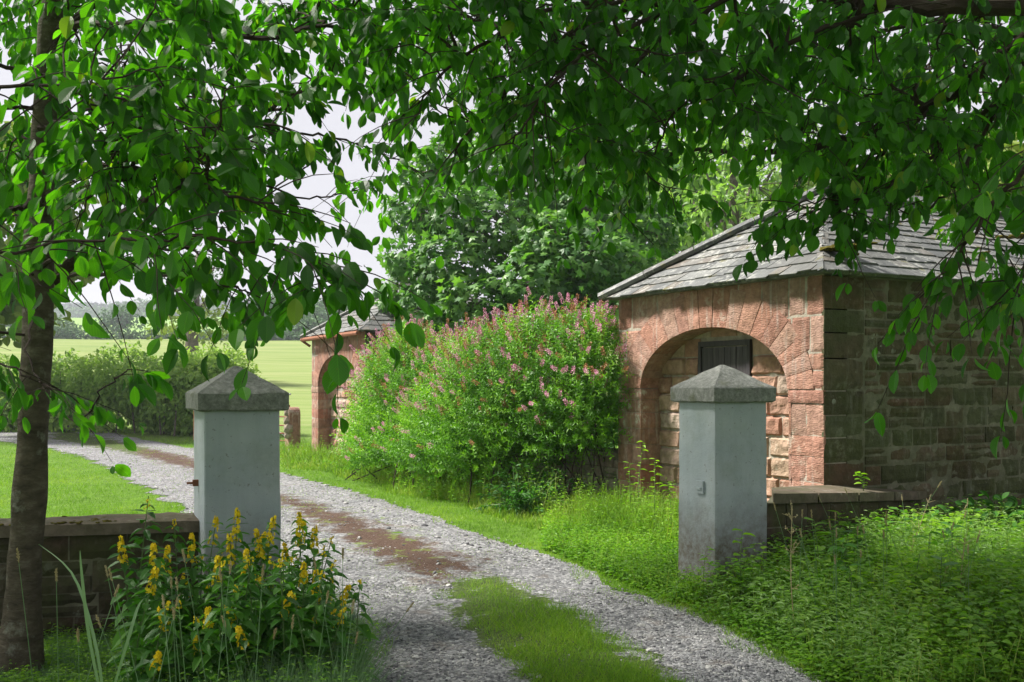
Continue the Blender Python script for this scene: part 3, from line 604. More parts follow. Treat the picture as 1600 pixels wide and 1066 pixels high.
# ------------------------------------------------------------------ low walls
def lowwall(name, p0, p1, thick, h0, h1, label, mat, cope=True, hs=(.1, .2), ls=(.18, .45), mossy=False, ends=True):
    p0 = A([*p0, 0.]); p1 = A([*p1, 0.]); L = np.linalg.norm(p1-p0); U = (p1-p0)/L; W = A([U[1], -U[0], 0.])   # W: front side
    t = thing('stone_wall', (p0+p1)/2, label, 'wall'); mb = MB(); H = min(h0, h1)-.075 if cope else min(h0, h1)
    box(mb, (p0+p1)/2-W*thick/2+Z*(H/2-.1), (U, W, Z), (L/2-.01, thick/2-.015, H/2+.09), .3); mb.build('core', M_mortard, t)
    mb = MB(); blockwall(mb, Frame(p0, U, W), 0, L, -.02, H, hs, ls, proud=(-.008, .012), amp=.014, edge=.012, res=.04, split=.2, gap=.005)
    blockwall(mb, Frame(p1-W*thick, -U, -W), 0, L, -.02, H, (.2, .3), (.4, .7), proud=(-.005, .01), amp=.01, res=.1)
    mb.build('masonry', mat, t)
    if cope:
        mb = MB(); u = 0
        while u < L-.02:
            l = rng.uniform(.55, .95)
            if L-(u+l) < .35: l = L-u
            v0_, v1_ = h0+(h1-h0)*u/L, h0+(h1-h0)*(u+l)/L
            nx, ny = max(3, int(l/.05)), 8; S, T = np.meshgrid(np.linspace(u+.004, u+l-.004, nx), np.linspace(.045, -thick-.045, ny), indexing='ij')
            base_ = p0+S[..., None]*U+T[..., None]*W; e = np.zeros(S.shape); e[0] = e[-1] = 1; e[:, 0] = e[:, -1] = 1
            top = base_+Z*(v0_+(v1_-v0_)*(S-u)/l-.012*e+.006*fbm(base_, 9))[..., None]; bot = base_+Z*(H+.002)
            V = np.concatenate([top.reshape(-1, 3), bot.reshape(-1, 3)]); i = np.arange(nx-1)[:, None]*ny; j = np.arange(ny-1)[None]; f = np.stack([i+j, i+ny+j, i+ny+1+j, i+j+1], -1).reshape(-1, 4)
            ring = np.concatenate([np.arange(ny), np.arange(1, nx)*ny+ny-1, (nx-1)*ny+np.arange(ny-2, -1, -1), np.arange(nx-2, 0, -1)*ny]); jj = np.arange(len(ring)); kk = (jj+1) % len(ring)
            mb.add(V, [f, f+nx*ny, np.stack([ring[jj], ring[kk], ring[kk]+nx*ny, ring[jj]+nx*ny], -1)], rng.random()); u += l
        mb.build('coping', M_cope, t)
        if mossy:
            mb = MB(); v, f = ico()
            for q in range(1500):
                s_ = rng.beta(2, 1.6)*L*.9; pp = p0+U*s_+W*rng.uniform(-thick*.9, .05)+Z*(h0+.004)
                if noise3(pp[None], 3)[0] > -.1: mb.add(v*A([.022, .022, .009])*rng.uniform(.4, 1.1)*(1+rng.uniform(-.3, .3, (12, 1)))+pp, [f], .5)
            mb.build('moss', MO, t)
    return t
pj = (bL-RL*.228)[:2]
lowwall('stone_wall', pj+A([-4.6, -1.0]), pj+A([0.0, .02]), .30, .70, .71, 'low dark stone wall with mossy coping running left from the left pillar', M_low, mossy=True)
# wall from right pillar to the gatehouse side: coping widens against the gatehouse
a1 = P(1200, 771, 7.75); b1_ = P(1442, 768, 9.82); c1_ = P(1284, 757, 9.22); d1_ = P(1205, 762, 8.7)
t = thing('stone_wall', (a1+b1_)/2*A([1, 1, 0]), 'low damp stone wall with broad coping between the right pillar and the gatehouse', 'wall')
mb = MB(); poly = A([a1[:2], b1_[:2], c1_[:2], d1_[:2]]); hs_ = A([a1[2], b1_[2], c1_[2], d1_[2]])
d_ = norm(b1_-a1)*A([1, 1, 0]); nrm_ = A([d_[1], -d_[0], 0])
e0 = a1+nrm_*.04; e1 = b1_+nrm_*.04; segs = np.linspace(0, 1, 5)
for s0, s1 in zip(segs[:-1], segs[1:]):
    g = .004; f0, f1 = s0+g, s1-g; q0, q1 = e0+(e1-e0)*f0, e0+(e1-e0)*f1; bk = lambda f_: (d1_+(c1_-d1_)*min(f_/.45, 1)) if f_ < .45 else c1_+(b1_-c1_)*((f_-.45)/.55)
    r0, r1 = bk(f0), bk(f1); hz = A([q0[2], q1[2], r1[2], r0[2]]); prism(mb, A([q0[:2], q1[:2], r1[:2], r0[:2]]), hz-.075, hz, rng.random())
mb.build('coping', M_cope, t)
mb = MB(); prism(mb, A([a1[:2]-nrm_[:2]*.02, b1_[:2]-nrm_[:2]*.02, c1_[:2], d1_[:2]]), -.05, hs_-.078, .3); mb.build('core', M_mortard, t)
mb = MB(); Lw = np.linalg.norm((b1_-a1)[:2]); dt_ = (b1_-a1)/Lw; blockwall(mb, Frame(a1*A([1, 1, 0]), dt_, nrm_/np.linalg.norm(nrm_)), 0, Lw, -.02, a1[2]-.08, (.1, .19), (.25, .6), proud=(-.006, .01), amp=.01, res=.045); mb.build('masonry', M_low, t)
# rubble wall joining the gatehouses under the shrubs
q0 = (B1-U0*.0-N0*.05)[:2]; q1 = (B2+U0*WID-N0*.05)[:2]
lowwall('stone_wall', q1, q0, .4, .76, .74, 'grey rubble wall half buried in shrubs between the two gatehouses', M_rubble, hs=(.08, .17), ls=(.12, .34))
# ------------------------------------------------------------------ far gate and gatepost
gp0 = P(486, 640, 24.2)*A([1, 1, 0]); 
pc = A([-4.95, 23.1, 0]); t = thing('stone_gatepost', pc, 'short round-topped stone gatepost beside the far gatehouse', 'gatepost')
mb = MB(); R_ = .17; th = np.linspace(0, pi, 10); prof = [(-R_, 0), (-R_, .86)]+[(-R_*cos(a), .86+R_*sin(a)) for a in th[1:-1]]+[(R_, .86), (R_, 0)]
pts = A([[*(pc+U0*x_+Z*(z_)), ] for x_, z_ in prof]); n_ = len(pts); off = N0*.13
V = np.concatenate([pts+off, pts-off, [pts.mean(0)+off*1.1], [pts.mean(0)-off*1.1]]); j = np.arange(n_); k = (j+1) % n_
mb.add(V, [np.stack([j, k, k+n_, j+n_], -1), np.stack([k, j, np.full(n_, 2*n_)], -1), np.stack([j+n_, k+n_, np.full(n_, 2*n_+1)], -1)], .6); mb.build('post', M_pier, t)
mb = MB(); v, f = ico()
for (x_, z_, r_) in ((.1, .72, .11), (.14, .55, .12), (.08, .9, .09), (.12, .4, .1)): mb.add(v*A([r_, r_*.6, r_*1.1])+pc+U0*x_+N0*.14+Z*z_, [f], rng.random())
mb.build('loose_rubble', M_rubble, t)
ga = pc-U0*.25; gb = ga+A([-2.6, 1.4, 0]); t = thing('field_gate', (ga+gb)/2, 'rusty tubular metal field gate beside the round-topped stone gatepost', 'gate')
mb = MB(); 
for z_ in (.25, .42, .6, .8, 1.05): tube(mb, [ga+Z*z_, gb+Z*z_], .018, 6)
for f_ in (0, .5, 1): tube(mb, [ga+(gb-ga)*f_+Z*.2, ga+(gb-ga)*f_+Z*1.07], .02, 6)
mb.build('bars', M_rust, t); mb = MB(); tube(mb, [ga+Z*1.32+U0*.1, gb+Z*.9], .022, 6); tube(mb, [ga+Z*.3, ga+(gb-ga)*.5+Z*1.05], .012, 6); mb.build('brace', M_galv, t)
# ------------------------------------------------------------------ foreground canopy
def twig(wood, lv, p0, d, L, r0, lsize, nleaf, droop=.6, kind='ovate', side=.8, hang=.75):
    k = 5; s = np.linspace(0, 1, k)[:, None]; d = norm(d); pts = p0+d*L*s-Z*droop*L*s**2*.5+rng.normal(size=(k, 3))*.012*L*s
    tube(wood, pts, np.linspace(r0, r0*.35, k), 4, .5, False)
    t = np.sort(rng.uniform(.15, 1.0, nleaf)); t[-1] = 1; t[-2:] = 1
    pos = A([np.interp(t, s[:, 0], pts[:, c]) for c in range(3)]).T; tan = norm(pts[-1]-pts[0])
    sd = norm(np.cross(tan, Z)+1e-3)*np.where(np.arange(nleaf) % 2, 1, -1)[:, None]
    dd = norm(tan*rng.uniform(.2, .9, (nleaf, 1))+sd*side*rng.uniform(.3, 1, (nleaf, 1))-Z*hang*rng.uniform(.4, 1.6, (nleaf, 1))+rng.normal(size=(nleaf, 3))*.25)
    pos = pos+dd*.018
    nr = norm(Z*.9+rng.normal(size=(nleaf, 3))*.55+sd*.3)
    Ls = lsize*rng.uniform(.45, 1.2, nleaf); add_leaves(lv, pos, dd, nr, Ls, Ls*rng.uniform(.46, .68, nleaf), kind)
class Canopy:
    def __init__(s): s.w = MB(); s.l = MB(); s.nodes = []; s.nr = []
    def limb(s, pts, r0, r1, tw=.12, tl=(.25, .5), lsize=.105, nl=(6, 10), start=.1, n=None, droop=.6):
        pts = smooth_path(pts, n or 8+4*len(pts)); m = len(pts); pts = pts+rng.normal(size=pts.shape)*.008
        rad = np.linspace(r0, r1, m); tube(s.w, pts, rad, 7 if r0 > .02 else 5, .5)
        s.nodes.append(pts); s.nr.append(rad)
        L = np.linalg.norm(np.diff(pts, axis=0), axis=1).sum(); c = int(L*(1-start)/tw)
        for q in range(c):
            f_ = start+(1-start)*(q+rng.random())/c; i = min(int(f_*(m-1)), m-2); p = pts[i]+(pts[i+1]-pts[i])*(f_*(m-1)-i); tan = norm(pts[i+1]-pts[i])
            d = norm(tan*rng.uniform(.2, .9)+rdir(1)[0]*A([1, 1, .55])+A([0, 0, -.1])); twig(s.w, s.l, p, d, rng.uniform(*tl), min(.005, max(r1, .003)), lsize, int(rng.integers(*nl)), droop)
        tan = norm(pts[-1]-pts[-2]); twig(s.w, s.l, pts[-1], norm(tan*A([1, 1, .4])), tl[1]*.7, r1*.8, lsize, nl[1], droop)
    def fill(s, target, lsize=.088, L=.7, tw=.075, tl=(.14, .30), nl=(7, 12)):
        allp = np.concatenate(s.nodes); ar = np.concatenate(s.nr); d = np.linalg.norm((allp-target)*A([1, 1, 1.3]), axis=1)+(ar < .006)*.3; i = d.argmin(); p = allp[i]
        mid = (p+target)/2+Z*.12*np.linalg.norm(target-p)+rng.normal(size=3)*.05; s.limb([p, mid, target], min(ar[i]*.8, .012), .003, tw, tl, lsize, nl, start=.35, n=8)
rng = np.random.default_rng(12)
LT = Canopy(); RT = Canopy()
# left tree trunk
def trunk(mb, pts, rads, seg=20, nn=60, rough=.012):
    pts = smooth_path(pts, nn); rad = np.interp(np.linspace(0, 1, nn), np.linspace(0, 1, len(rads)), rads); th = np.arange(seg)*2*pi/seg
    V = pts[:, None]+rad[:, None, None]*np.stack([np.cos(th), np.sin(th), 0*th], -1)[None]; d = V-pts[:, None]; nz_ = fbm(V*A([1, 1, .5]), 8, 3); V = V+norm(d)*(rough*nz_)[..., None]
    i = np.arange(nn-1)[:, None]*seg; j = np.arange(seg)[None]; mb.add(V.reshape(-1, 3), [np.stack([i+j, i+(j+1) % seg, i+seg+(j+1) % seg, i+seg+j], -1).reshape(-1, 4)], .5)
tz = 5.45
tpts = [P(22, 1020, tz)*A([1, 1, 0])-Z*.05, P(34, 960, tz), P(45, 830, tz), P(51, 700, tz), P(57, 560, tz), P(60, 420, tz), P(64, 300, tz), P(69, 180, tz), P(78, 60, tz), P(90, -60, tz), P(110, -300, tz)]
tl_t = thing('broadleaf_tree', tpts[0], 'cherry tree with slender dark trunk in front of the low wall at far left', 'tree')
mb = MB(); trunk(mb, tpts, [.155, .10, .083, .078, .077, .078, .062, .06, .055, .05, .04]); mb.build('trunk', M_bark, tl_t, smooth=True)
LT.nodes.append(smooth_path(tpts[4:], 20)); LT.nr.append(np.full(20, .03))
for L_ in [
    ([(88, 440, 5.45), (150, 370, 5.3), (215, 320, 5.2), (300, 250, 5.2), (420, 170, 5.4), (520, 120, 5.7)], .035, .006),
    ([(70, 300, 5.45), (20, 330, 5.2), (-80, 350, 5.0)], .02, .006),
    ([(80, 60, 5.45), (130, 25, 5.3), (200, -40, 5.1), (330, -80, 5)], .03, .008),
    ([(-120, 420, 3.3), (60, 385, 3.35), (200, 372, 3.4), (330, 372, 3.45), (430, 388, 3.5), (500, 410, 3.5), (555, 435, 3.5)], .007, .003),
    ([(85, 430, 5.4), (150, 425, 4.8), (230, 425, 4.4), (310, 440, 4.15), (360, 450, 4.1), (390, 455, 4.05)], .012, .003),
    ([(60, 420, 5.4), (140, 380, 4.9), (250, 385, 4.5), (340, 395, 4.4), (390, 385, 4.4)], .012, .003),
    ([(-80, 520, 4.6), (0, 565, 4.55), (50, 590, 4.5), (80, 610, 4.5)], .008, .003),
    ([(66, 200, 5.4), (160, 190, 5), (280, 180, 4.7), (380, 190, 4.6), (450, 200, 4.6)], .018, .004),
    ([(66, 250, 5.4), (160, 260, 4.6), (260, 270, 4.2), (350, 300, 4.1), (430, 330, 4.1)], .018, .004),
    ([(100, 40, 5.3), (250, 40, 5), (400, 60, 5), (520, 40, 5.2), (620, 70, 5.5), (700, 150, 5.8)], .02, .004),
    ([(300, 240, 5.3), (420, 210, 5.6), (520, 215, 6.0), (600, 240, 6.3), (680, 285, 6.6)], .010, .003),
    ([(300, 300, 5.0), (400, 290, 5.4), (480, 310, 5.8), (540, 300, 6.0), (600, 290, 6.2)], .008, .003),
    ([(-100, 160, 3.9), (60, 130, 4), (170, 150, 4.1), (260, 190, 4.1)], .012, .004),
    ([(70, 120, 5.4), (-20, 100, 5.0), (-140, 90, 4.8)], .015, .005),
]:
    pp_ = [P(*q) for q in L_[0]]
    if L_[0][0][0] < 0: pp_ = [P(62, min(L_[0][0][1]+10, 520), 5.45), P(-160, L_[0][0][1]+5, (L_[0][0][2]+5.4)/2)]+pp_
    LT.limb(pp_, L_[1], L_[2], tw=.11 if L_[0][0][2] > 4 else .08, lsize=.09, nl=(6, 10), start=.2 if L_[1] < .03 else .3)
# a thin bare shoot with a tuft on its end, in front of the hedge
LT.limb([P(60, 470, 5.3), P(45, 560, 4.9), P(115, 660, 4.6), P(160, 610, 4.5), P(205, 575, 4.45)], .006, .003, tw=.3, tl=(.1, .18), nl=(4, 7), start=.8)
# right tree: trunk stands out of frame at the right, limbs reach over the drive
rb = A([4.6, 5.0, 0]); rt_t = thing('broadleaf_tree', rb, 'large broadleaf tree whose limbs overhang the drive from the upper right', 'tree')
mb = MB(); trunk(mb, [rb-Z*.05, rb+Z*.6, rb+A([-.1, .05, 1.8]), rb+A([-.25, 0, 3.2]), rb+A([-.5, -.1, 4.6]), rb+A([-.7, 0, 6.5])], [.42, .30, .26, .23, .17, .08], 22, 50); mb.build('trunk', M_bark, rt_t, smooth=True)
RT.nodes.append(smooth_path([rb+Z*2, rb+Z*4, rb+Z*6], 10)); RT.nr.append(np.full(10, .05))
for L_ in [
    ([(2150, -150, 5.0), (1800, -60, 5.0), (1600, 60, 5.1), (1480, 150, 5.3), (1340, 212, 5.5), (1200, 238, 5.9), (1080, 235, 6.3), (980, 250, 6.6)], .05, .006),
    ([(2100, -60, 4.9), (1800, 0, 4.7), (1500, 12, 4.7), (1370, 6, 4.9), (1180, -20, 5.2), (990, 10, 5.6), (880, 60, 5.8), (760, 170, 6.0), (710, 240, 6.1)], .055, .006),
    ([(1900, 100, 4.4), (1680, 180, 4.2), (1600, 260, 4.2), (1545, 330, 4.25), (1500, 400, 4.3), (1470, 450, 4.3)], .018, .004),
    ([(1900, 200, 4.5), (1700, 260, 4.4), (1630, 350, 4.4), (1595, 430, 4.4), (1590, 480, 4.4)], .014, .004),
    ([(1700, 40, 5.0), (1560, 160, 5.1), (1440, 260, 5.1), (1340, 310, 5.1), (1250, 330, 5.1)], .018, .004),
    ([(1400, 0, 4.9), (1250, 60, 4.9), (1150, 120, 5.1), (1060, 170, 5.3), (1010, 260, 5.4)], .016, .004),
    ([(1180, -30, 5.2), (1000, 90, 5.3), (940, 190, 5.3), (900, 290, 5.4)], .016, .004),
    ([(1180, -40, 5.2), (950, 60, 4.8), (850, 150, 4.7), (800, 230, 4.8)], .014, .004),
    ([(990, 0, 5.6), (840, 20, 5.2), (740, 80, 5.0), (680, 130, 5.0), (650, 180, 5.0)], .014, .004),
    ([(1750, 100, 5.6), (1560, 90, 5.8), (1420, 110, 6.2), (1280, 90, 6.4)], .02, .005),
    ([(1480, 150, 5.3), (1380, 240, 5.2), (1330, 300, 5.1), (1300, 350, 5.1)], .014, .004),
    ([(1600, 60, 5.1), (1540, 200, 5.2), (1480, 300, 5.2), (1420, 350, 5.2)], .014, .004),
    ([(1700, -60, 6.5), (1450, 30, 6.8), (1200, 90, 7), (1000, 140, 7.2)], .03, .006),
]:
    pp_ = [P(*q) for q in L_[0]]
    if L_[0][0][0] >= 1680: pp_ = [rb+A([-.35, 0, max(1.9, pp_[0][2]-.35)])]+pp_     # grows from the trunk outside the frame
    RT.limb(pp_, L_[1], L_[2], tw=.11, lsize=.088, nl=(6, 10), start=.12)
DEN = [  # rows: 100 px steps down, columns: 100 px steps right
 [.8, .5, .7, .7, .8, 1, 1, 1, 1, 1, 1, 1, .9, .9, .8, .8],
 [.8, .9, 1, .8, .35, .12, .55, 1, 1, 1, 1, 1, .9, .9, .9, 1],
 [.7, .9, .9, .7, .12, .0, .0, .15, .9, 1, .7, .5, 1, 1, 1, 1],
 [.4, .6, .6, .45, .2, .0, .0, .0, .3, .45, .08, .0, .5, .8, .75, .7],
 [.3, .2, .05, .0, .0, .1, .0, 0, 0, 0, 0, 0, 0, 0, .1, .25],
 [.03, .0, .0, .0, 0, 0, 0, 0, 0, 0, 0, 0, 0, 0, 0, .05]]
for r_ in range(6):
    for c_ in range(16):
        k_ = DEN[r_][c_]*(9.5 if r_ < 3 else 7.0); k_ = int(k_)+(rng.random() < k_-int(k_))
        for q in range(k_):
            px, py = (c_+rng.random())*100, (r_+rng.random())*100-25
            if c_ < 6:
                py -= 30 if r_ >= 3 else 10
                LT.fill(P(px, py, rng.uniform(5.6, 7.2) if c_ == 0 else (rng.uniform(3.9, 5.8) if c_ < 4 else rng.uniform(4.6, 6.2))))
            else: RT.fill(P(px, py-(38 if r_ >= 2 else 10), rng.uniform(4.6, 7.0)))
# the rest of both crowns: above and beside the frame (they shade the pillars and walls)
def crown_cloud(lv, n_, c, rad, lsize, shell=.35):
    d = rdir(n_); rr = rng.uniform(shell, 1, n_)**.6; p = A(c)+d*rr[:, None]*A(rad); k = noise3(p, .9)+.5*noise3(p, 2.2) > -.12; k &= (p[:, 2]-EYE) > p[:, 1]*(HY+15)/F   # crowns start above the frame
    p = p[k]; m = len(p); dd = norm(rdir(m)-Z*.8); add_leaves(lv, p, dd, norm(rdir(m)+Z*.8), lsize*rng.uniform(.7, 1.1, m), lsize*.6, 'ovate')
crown_cloud(LT.l, 34000, (-4.2, 5.6, 5.6), (4.6, 4.8, 2.4), .14)
crown_cloud(RT.l, 17000, (2.2, 5.2, 6.0), (4.6, 4.6, 2.4), .13)
crown_cloud(RT.l, 6000, (6.5, 6.5, 4.2), (2.5, 2.5, 2.2), .12)
for can, t in ((LT, tl_t), (RT, rt_t)):
    can.w.build('branches', M_twig, t); can.l.build('foliage', M_leaf, t)
# ------------------------------------------------------------------ general trees and bushes
def scatter_crown(lv, clumps, per, size, kind, flat=.5, aspect=.8, up=.6):
    for (c, r) in clumps:
        m = max(6, int(per*(r[0]*r[1]*r[2])**(2/3.))); d = rdir(m); rr = rng.uniform(.45, 1.03, m)**.7; p = A(c)+d*rr[:, None]*A(r)
        p = p+.18*np.stack([noise3(p, 2.), noise3(p+31, 2.), noise3(p+57, 2.)], -1)*min(r)
        dd = norm(d*.6+rdir(m)*.7-Z*.35); nr = norm(d*.8+Z*up+rdir(m)*flat); s = size*rng.uniform(.6, 1.2, m); add_leaves(lv, p, dd, nr, s, s*aspect, kind)
def tree(name, base, h, cr, label, mat, leaf, per, kind='far', nc=26, trunk_r=.2, group=None, barkm=None, crown0=.25, cat='tree', squash=.75, clr=(.22, .42), bare=False, limbs=9):
    base = A(base, float); t = thing(name, base, label, cat, group); wd = MB(); lv = MB()
    top = base+Z*h*.8; trunk(wd, [base-Z*.3, base+Z*h*.3+rng.normal(size=3)*A([.02, .02, 0])*h, base+Z*h*.55, top], [trunk_r*1.3, trunk_r, trunk_r*.7, trunk_r*.2], 10, 14, trunk_r*.1)
    cl = []; cz0 = base[2]+h*crown0; 
    for q in range(nc):
        d = rdir(1)[0]; rr = rng.uniform(.35, 1)**.6; c = A([base[0], base[1], (cz0+base[2]+h)/2])+d*rr*A([cr, cr, (h*(1-crown0))/2])*.78; r = cr*rng.uniform(*clr); cl.append((c, (r, r, r*squash)))
    for q in range(min(limbs, nc)):
        c = cl[q][0]; st = base+Z*(max(h*.15, (c[2]-base[2])*.55)); tube(wd, smooth_path([st, (st+c)/2-Z*.04*h+rng.normal(size=3)*.03*h, c], 6), np.linspace(trunk_r*.5, trunk_r*.08, 6), 5, .5, False)
    scatter_crown(lv, cl, per, leaf, kind); wd.build('trunk', barkm or M_bark2, t); lv.build('crown', mat, t); return t
# sycamore behind the flowering shrubs: explicit clumps
def bigtree(base, label, clumps, mat, leaf, per, kind, tr, name='sycamore_tree', extra=0, top=None):
    base = A(base, float); t = thing(name, base, label, 'tree'); wd, lv = MB(), MB(); hi = max(c[2]+r[2] for c, r in clumps); top = base*A([1, 1, 0])+Z*hi*.85
    trunk(wd, [base-Z*.2, base+Z*hi*.3, base+Z*hi*.6, top], [tr*1.3, tr, tr*.7, tr*.2], 12, 16, tr*.1)
    for c, r in clumps:
        st = base+Z*min(hi*.8, max(.8, c[2]*.6)); tube(wd, smooth_path([st, (st+c)/2+rng.normal(size=3)*.2, c], 8), np.linspace(tr*.4, .012, 8), 6, .5, False)
        for q in range(6):
            e = A(c)+rdir(1)[0]*A(r)*.9; tube(wd, smooth_path([A(c), (A(c)+e)/2+rng.normal(size=3)*.1, e], 5), np.linspace(.018, .004, 5), 4, .5, False)
    scatter_crown(lv, clumps, per, leaf, kind, .5, .95 if kind == 'palm' else .5); wd.build('trunk', M_bark2, t); lv.build('crown', mat, t); return t
def pc_(px, py, z, rpx, sq=.75): r = rpx/F*z; return (P(px, py, z), (r, r, r*sq))
cl = [pc_(*a) for a in [(640, 330, 20, 45), (660, 270, 20.5, 45), (700, 250, 21, 50), (700, 330, 19.5, 60), (760, 270, 20.5, 60), (640, 400, 19.5, 45), (700, 410, 19, 65), (780, 350, 19.5, 70), (850, 300, 20.5, 70), (860, 380, 19, 70), (620, 460, 20, 40),
      (670, 480, 19, 55), (740, 470, 18.5, 60), (830, 440, 18.5, 70), (920, 400, 18.5, 70), (930, 320, 20, 70), (900, 460, 18.5, 55), (1000, 360, 20, 70), (980, 420, 19, 55), (780, 200, 21.5, 60), (870, 220, 21.5, 60), (960, 240, 21.5, 70)]]
bigtree((1.4, 20.5, 0), 'broad sycamore with dark green lobed leaves behind the pink flowering shrubs', cl, M_syc, .17, 1050, 'palm', .22)
cl = [pc_(*a) for a in [(1060, 330, 24, 60), (1130, 330, 23, 60), (1180, 290, 24, 60), (1100, 260, 25, 70), (1190, 350, 22, 40), (1230, 270, 25, 60), (1040, 250, 26, 60), (1130, 390, 22, 50), (1060, 400, 22, 50), (1150, 190, 26, 70), (1240, 200, 26, 60)]]
bigtree((5.2, 24, 0), 'pale green willow rising behind the left slope of the near slate roof', cl, M_pale, .22, 330, 'lance', .18, 'willow_tree')
for i_, (px, py, z, h, cr, lb) in enumerate([(1330, 0, 27, 8.5, 3.4, 'bright green tree seen through the canopy directly above the near roof apex'), (1500, 0, 25, 8, 3.4, 'bright green tree behind the right part of the near slate roof'), (1660, 0, 22, 7.5, 3.2, 'bright green tree cut by the right edge behind the near slate roof'), (1000, 0, 33, 10.5, 4.0, 'tall tree standing behind the sycamore and the willow')]):
    tree('broadleaf_tree', (P(px, 600, z)*A([1, 1, 0])), h, cr, lb, M_fary if i_ < 3 else M_syc, .26, 260, 'ovate', 30, .2, 'trees behind the near gatehouse', crown0=.2)
# trees beyond the lawn at the far left, seen through the near tree
tree('broadleaf_tree', (-15.5, 30, 0), 10.5, 3.6, 'leafy tree beyond the lawn behind the dark trunk at the left edge', M_fary, .30, 200, 'ovate', 30, .25, crown0=.2)
# ------------------------------------------------------------------ hedge and countryside
def hedge(name, path, h, wd_, label, mat, leaf, per, kind='far', cat='hedge'):
    lv = MB(); wd = MB(); path = A(path, float); t = thing(name, [*path.mean(0), float(ground_h(*path.mean(0)))], label, cat)
    sm = smooth_path(np.c_[path, np.zeros(len(path))], int(np.linalg.norm(np.diff(path, axis=0), axis=1).sum()/(wd_*.42))+2); cl = []
    for p in sm:
        g = float(ground_h(p[0], p[1]))
        for lvl in (.22, .5, .78): r = wd_*rng.uniform(.38, .58); cl.append((A([p[0], p[1], g+h*lvl*rng.uniform(.92, 1.1)])+A([*rng.normal(size=2)*wd_*.16, 0]), (r, r, r*.85)))
        for q in range(2): b = A([p[0], p[1], g])+A([*rng.normal(size=2)*wd_*.3, 0]); tube(wd, [b, b+rng.normal(size=3)*.15+Z*h*.4, b+rng.normal(size=3)*.3+Z*h*.85], [.03, .02, .01], 4, .5, False)
    scatter_crown(lv, cl, per, leaf, kind, .6, .6); wd.build('stems', M_bark2, t); lv.build('leaves', mat, t); return t
hedge('hedge', [(-17.5, 33), (-13, 32), (-9.8, 31.2), (-8.3, 30.6)], 2.1, 2.0, 'thick pale green hedge along the far side of the drive, behind the left pillar', M_mid, .15, 1500, 'lance')
hedge('hedge', [(-26, 34), (-21, 34), (-17.5, 33.2)], 2.3, 1.8, 'hedge end continuing to the left edge beyond the lawn', M_mid, .17, 700, 'lance')
hedge('hedge', [(-75, 122), (-45, 124), (-20, 124), (0, 124), (30, 124)], 1.1, 1.6, 'dark hedgerow along the top of the mown field', M_far, .5, 60)
# the yellow-green tree with a half-bare top behind the hedge
tb = P(300, 520, 62); tb[2] = float(ground_h(tb[0], tb[1])); t = thing('oak_tree', tb, 'field tree with half bare branching top above the hedge', 'tree'); wd, lv, l2 = MB(), MB(), MB()
trunk(wd, [tb-Z*.3, tb+Z*3, P(303, 500, 62), P(305, 440, 62)], [.5, .38, .34, .2], 10, 14, .04)
for pts in ([(303, 500), (305, 460), (300, 430), (288, 400)], [(305, 470), (318, 440), (330, 425), (338, 412)], [(303, 480), (285, 450), (270, 435), (262, 415)], [(306, 460), (312, 430), (322, 405)], [(303, 490), (325, 470), (345, 455), (356, 440)], [(300, 440), (306, 415), (308, 395)], [(318, 440), (340, 440), (352, 430)], [(285, 450), (268, 455), (250, 448)]):
    q = [P(a, b, 62+rng.uniform(-1.5, 1.5)) for a, b in pts]; tube(wd, smooth_path(q, 8), np.linspace(.17, .05, 8), 5, .5, False)
    scatter_crown(lv, [(q[-1]+rng.normal(size=3)*.3, (.75, .75, .6)), (q[-2]+rng.normal(size=3)*.5, (.6, .6, .5))], 70, .26, 'far')
scatter_crown(l2, [(P(a, b, 62+rng.uniform(-2, 2)), (r_*.039,)*2+(r_*.031,)) for a, b, r_ in [(280, 480, 26), (310, 470, 24), (330, 480, 26), (350, 495, 24), (260, 500, 26), (290, 505, 30), (325, 505, 30), (360, 512, 22), (245, 515, 20), (375, 520, 14), (300, 525, 26), (340, 528, 22)]], 95, .3, 'far')
wd.build('trunk', M_bark2, t); lv.build('sparse_top', M_far, t); l2.build('crown', M_fary, t)
specs = [(190, 526, 160, 5, 3.5), (100, 532, 150, 3, 2.6), (430, 532, 140, 4.5, 3.0), (412, 524, 165, 7, 4.6), (440, 518, 185, 8, 5.0), (465, 520, 175, 7, 4.6), (490, 524, 160, 6, 4.4), (392, 530, 140, 3.4, 2.8), (450, 534, 136, 4.0, 3.4), (478, 536, 132, 3.6, 3.0), (20, 530, 160, 7, 5), (520, 520, 180, 8, 5)]
for i_, (px, py, z, h, cr) in enumerate(specs):
    x_ = (px-800)/F*z; g = float(ground_h(x_, float(z))); zz_ = EYE+(HY-py)/F*z
    lb = ['round dark bush', 'broad dull green tree', 'grey-green field tree'][i_ % 3]
    tree('field_tree', (x_, z, min(g, zz_)), h+max(0, 0), cr, '%s among the field trees beyond the mown field' % lb, M_far, .55, 40, 'far', 16, .25, 'field trees beyond the mown field', crown0=.08, clr=(.35, .55))
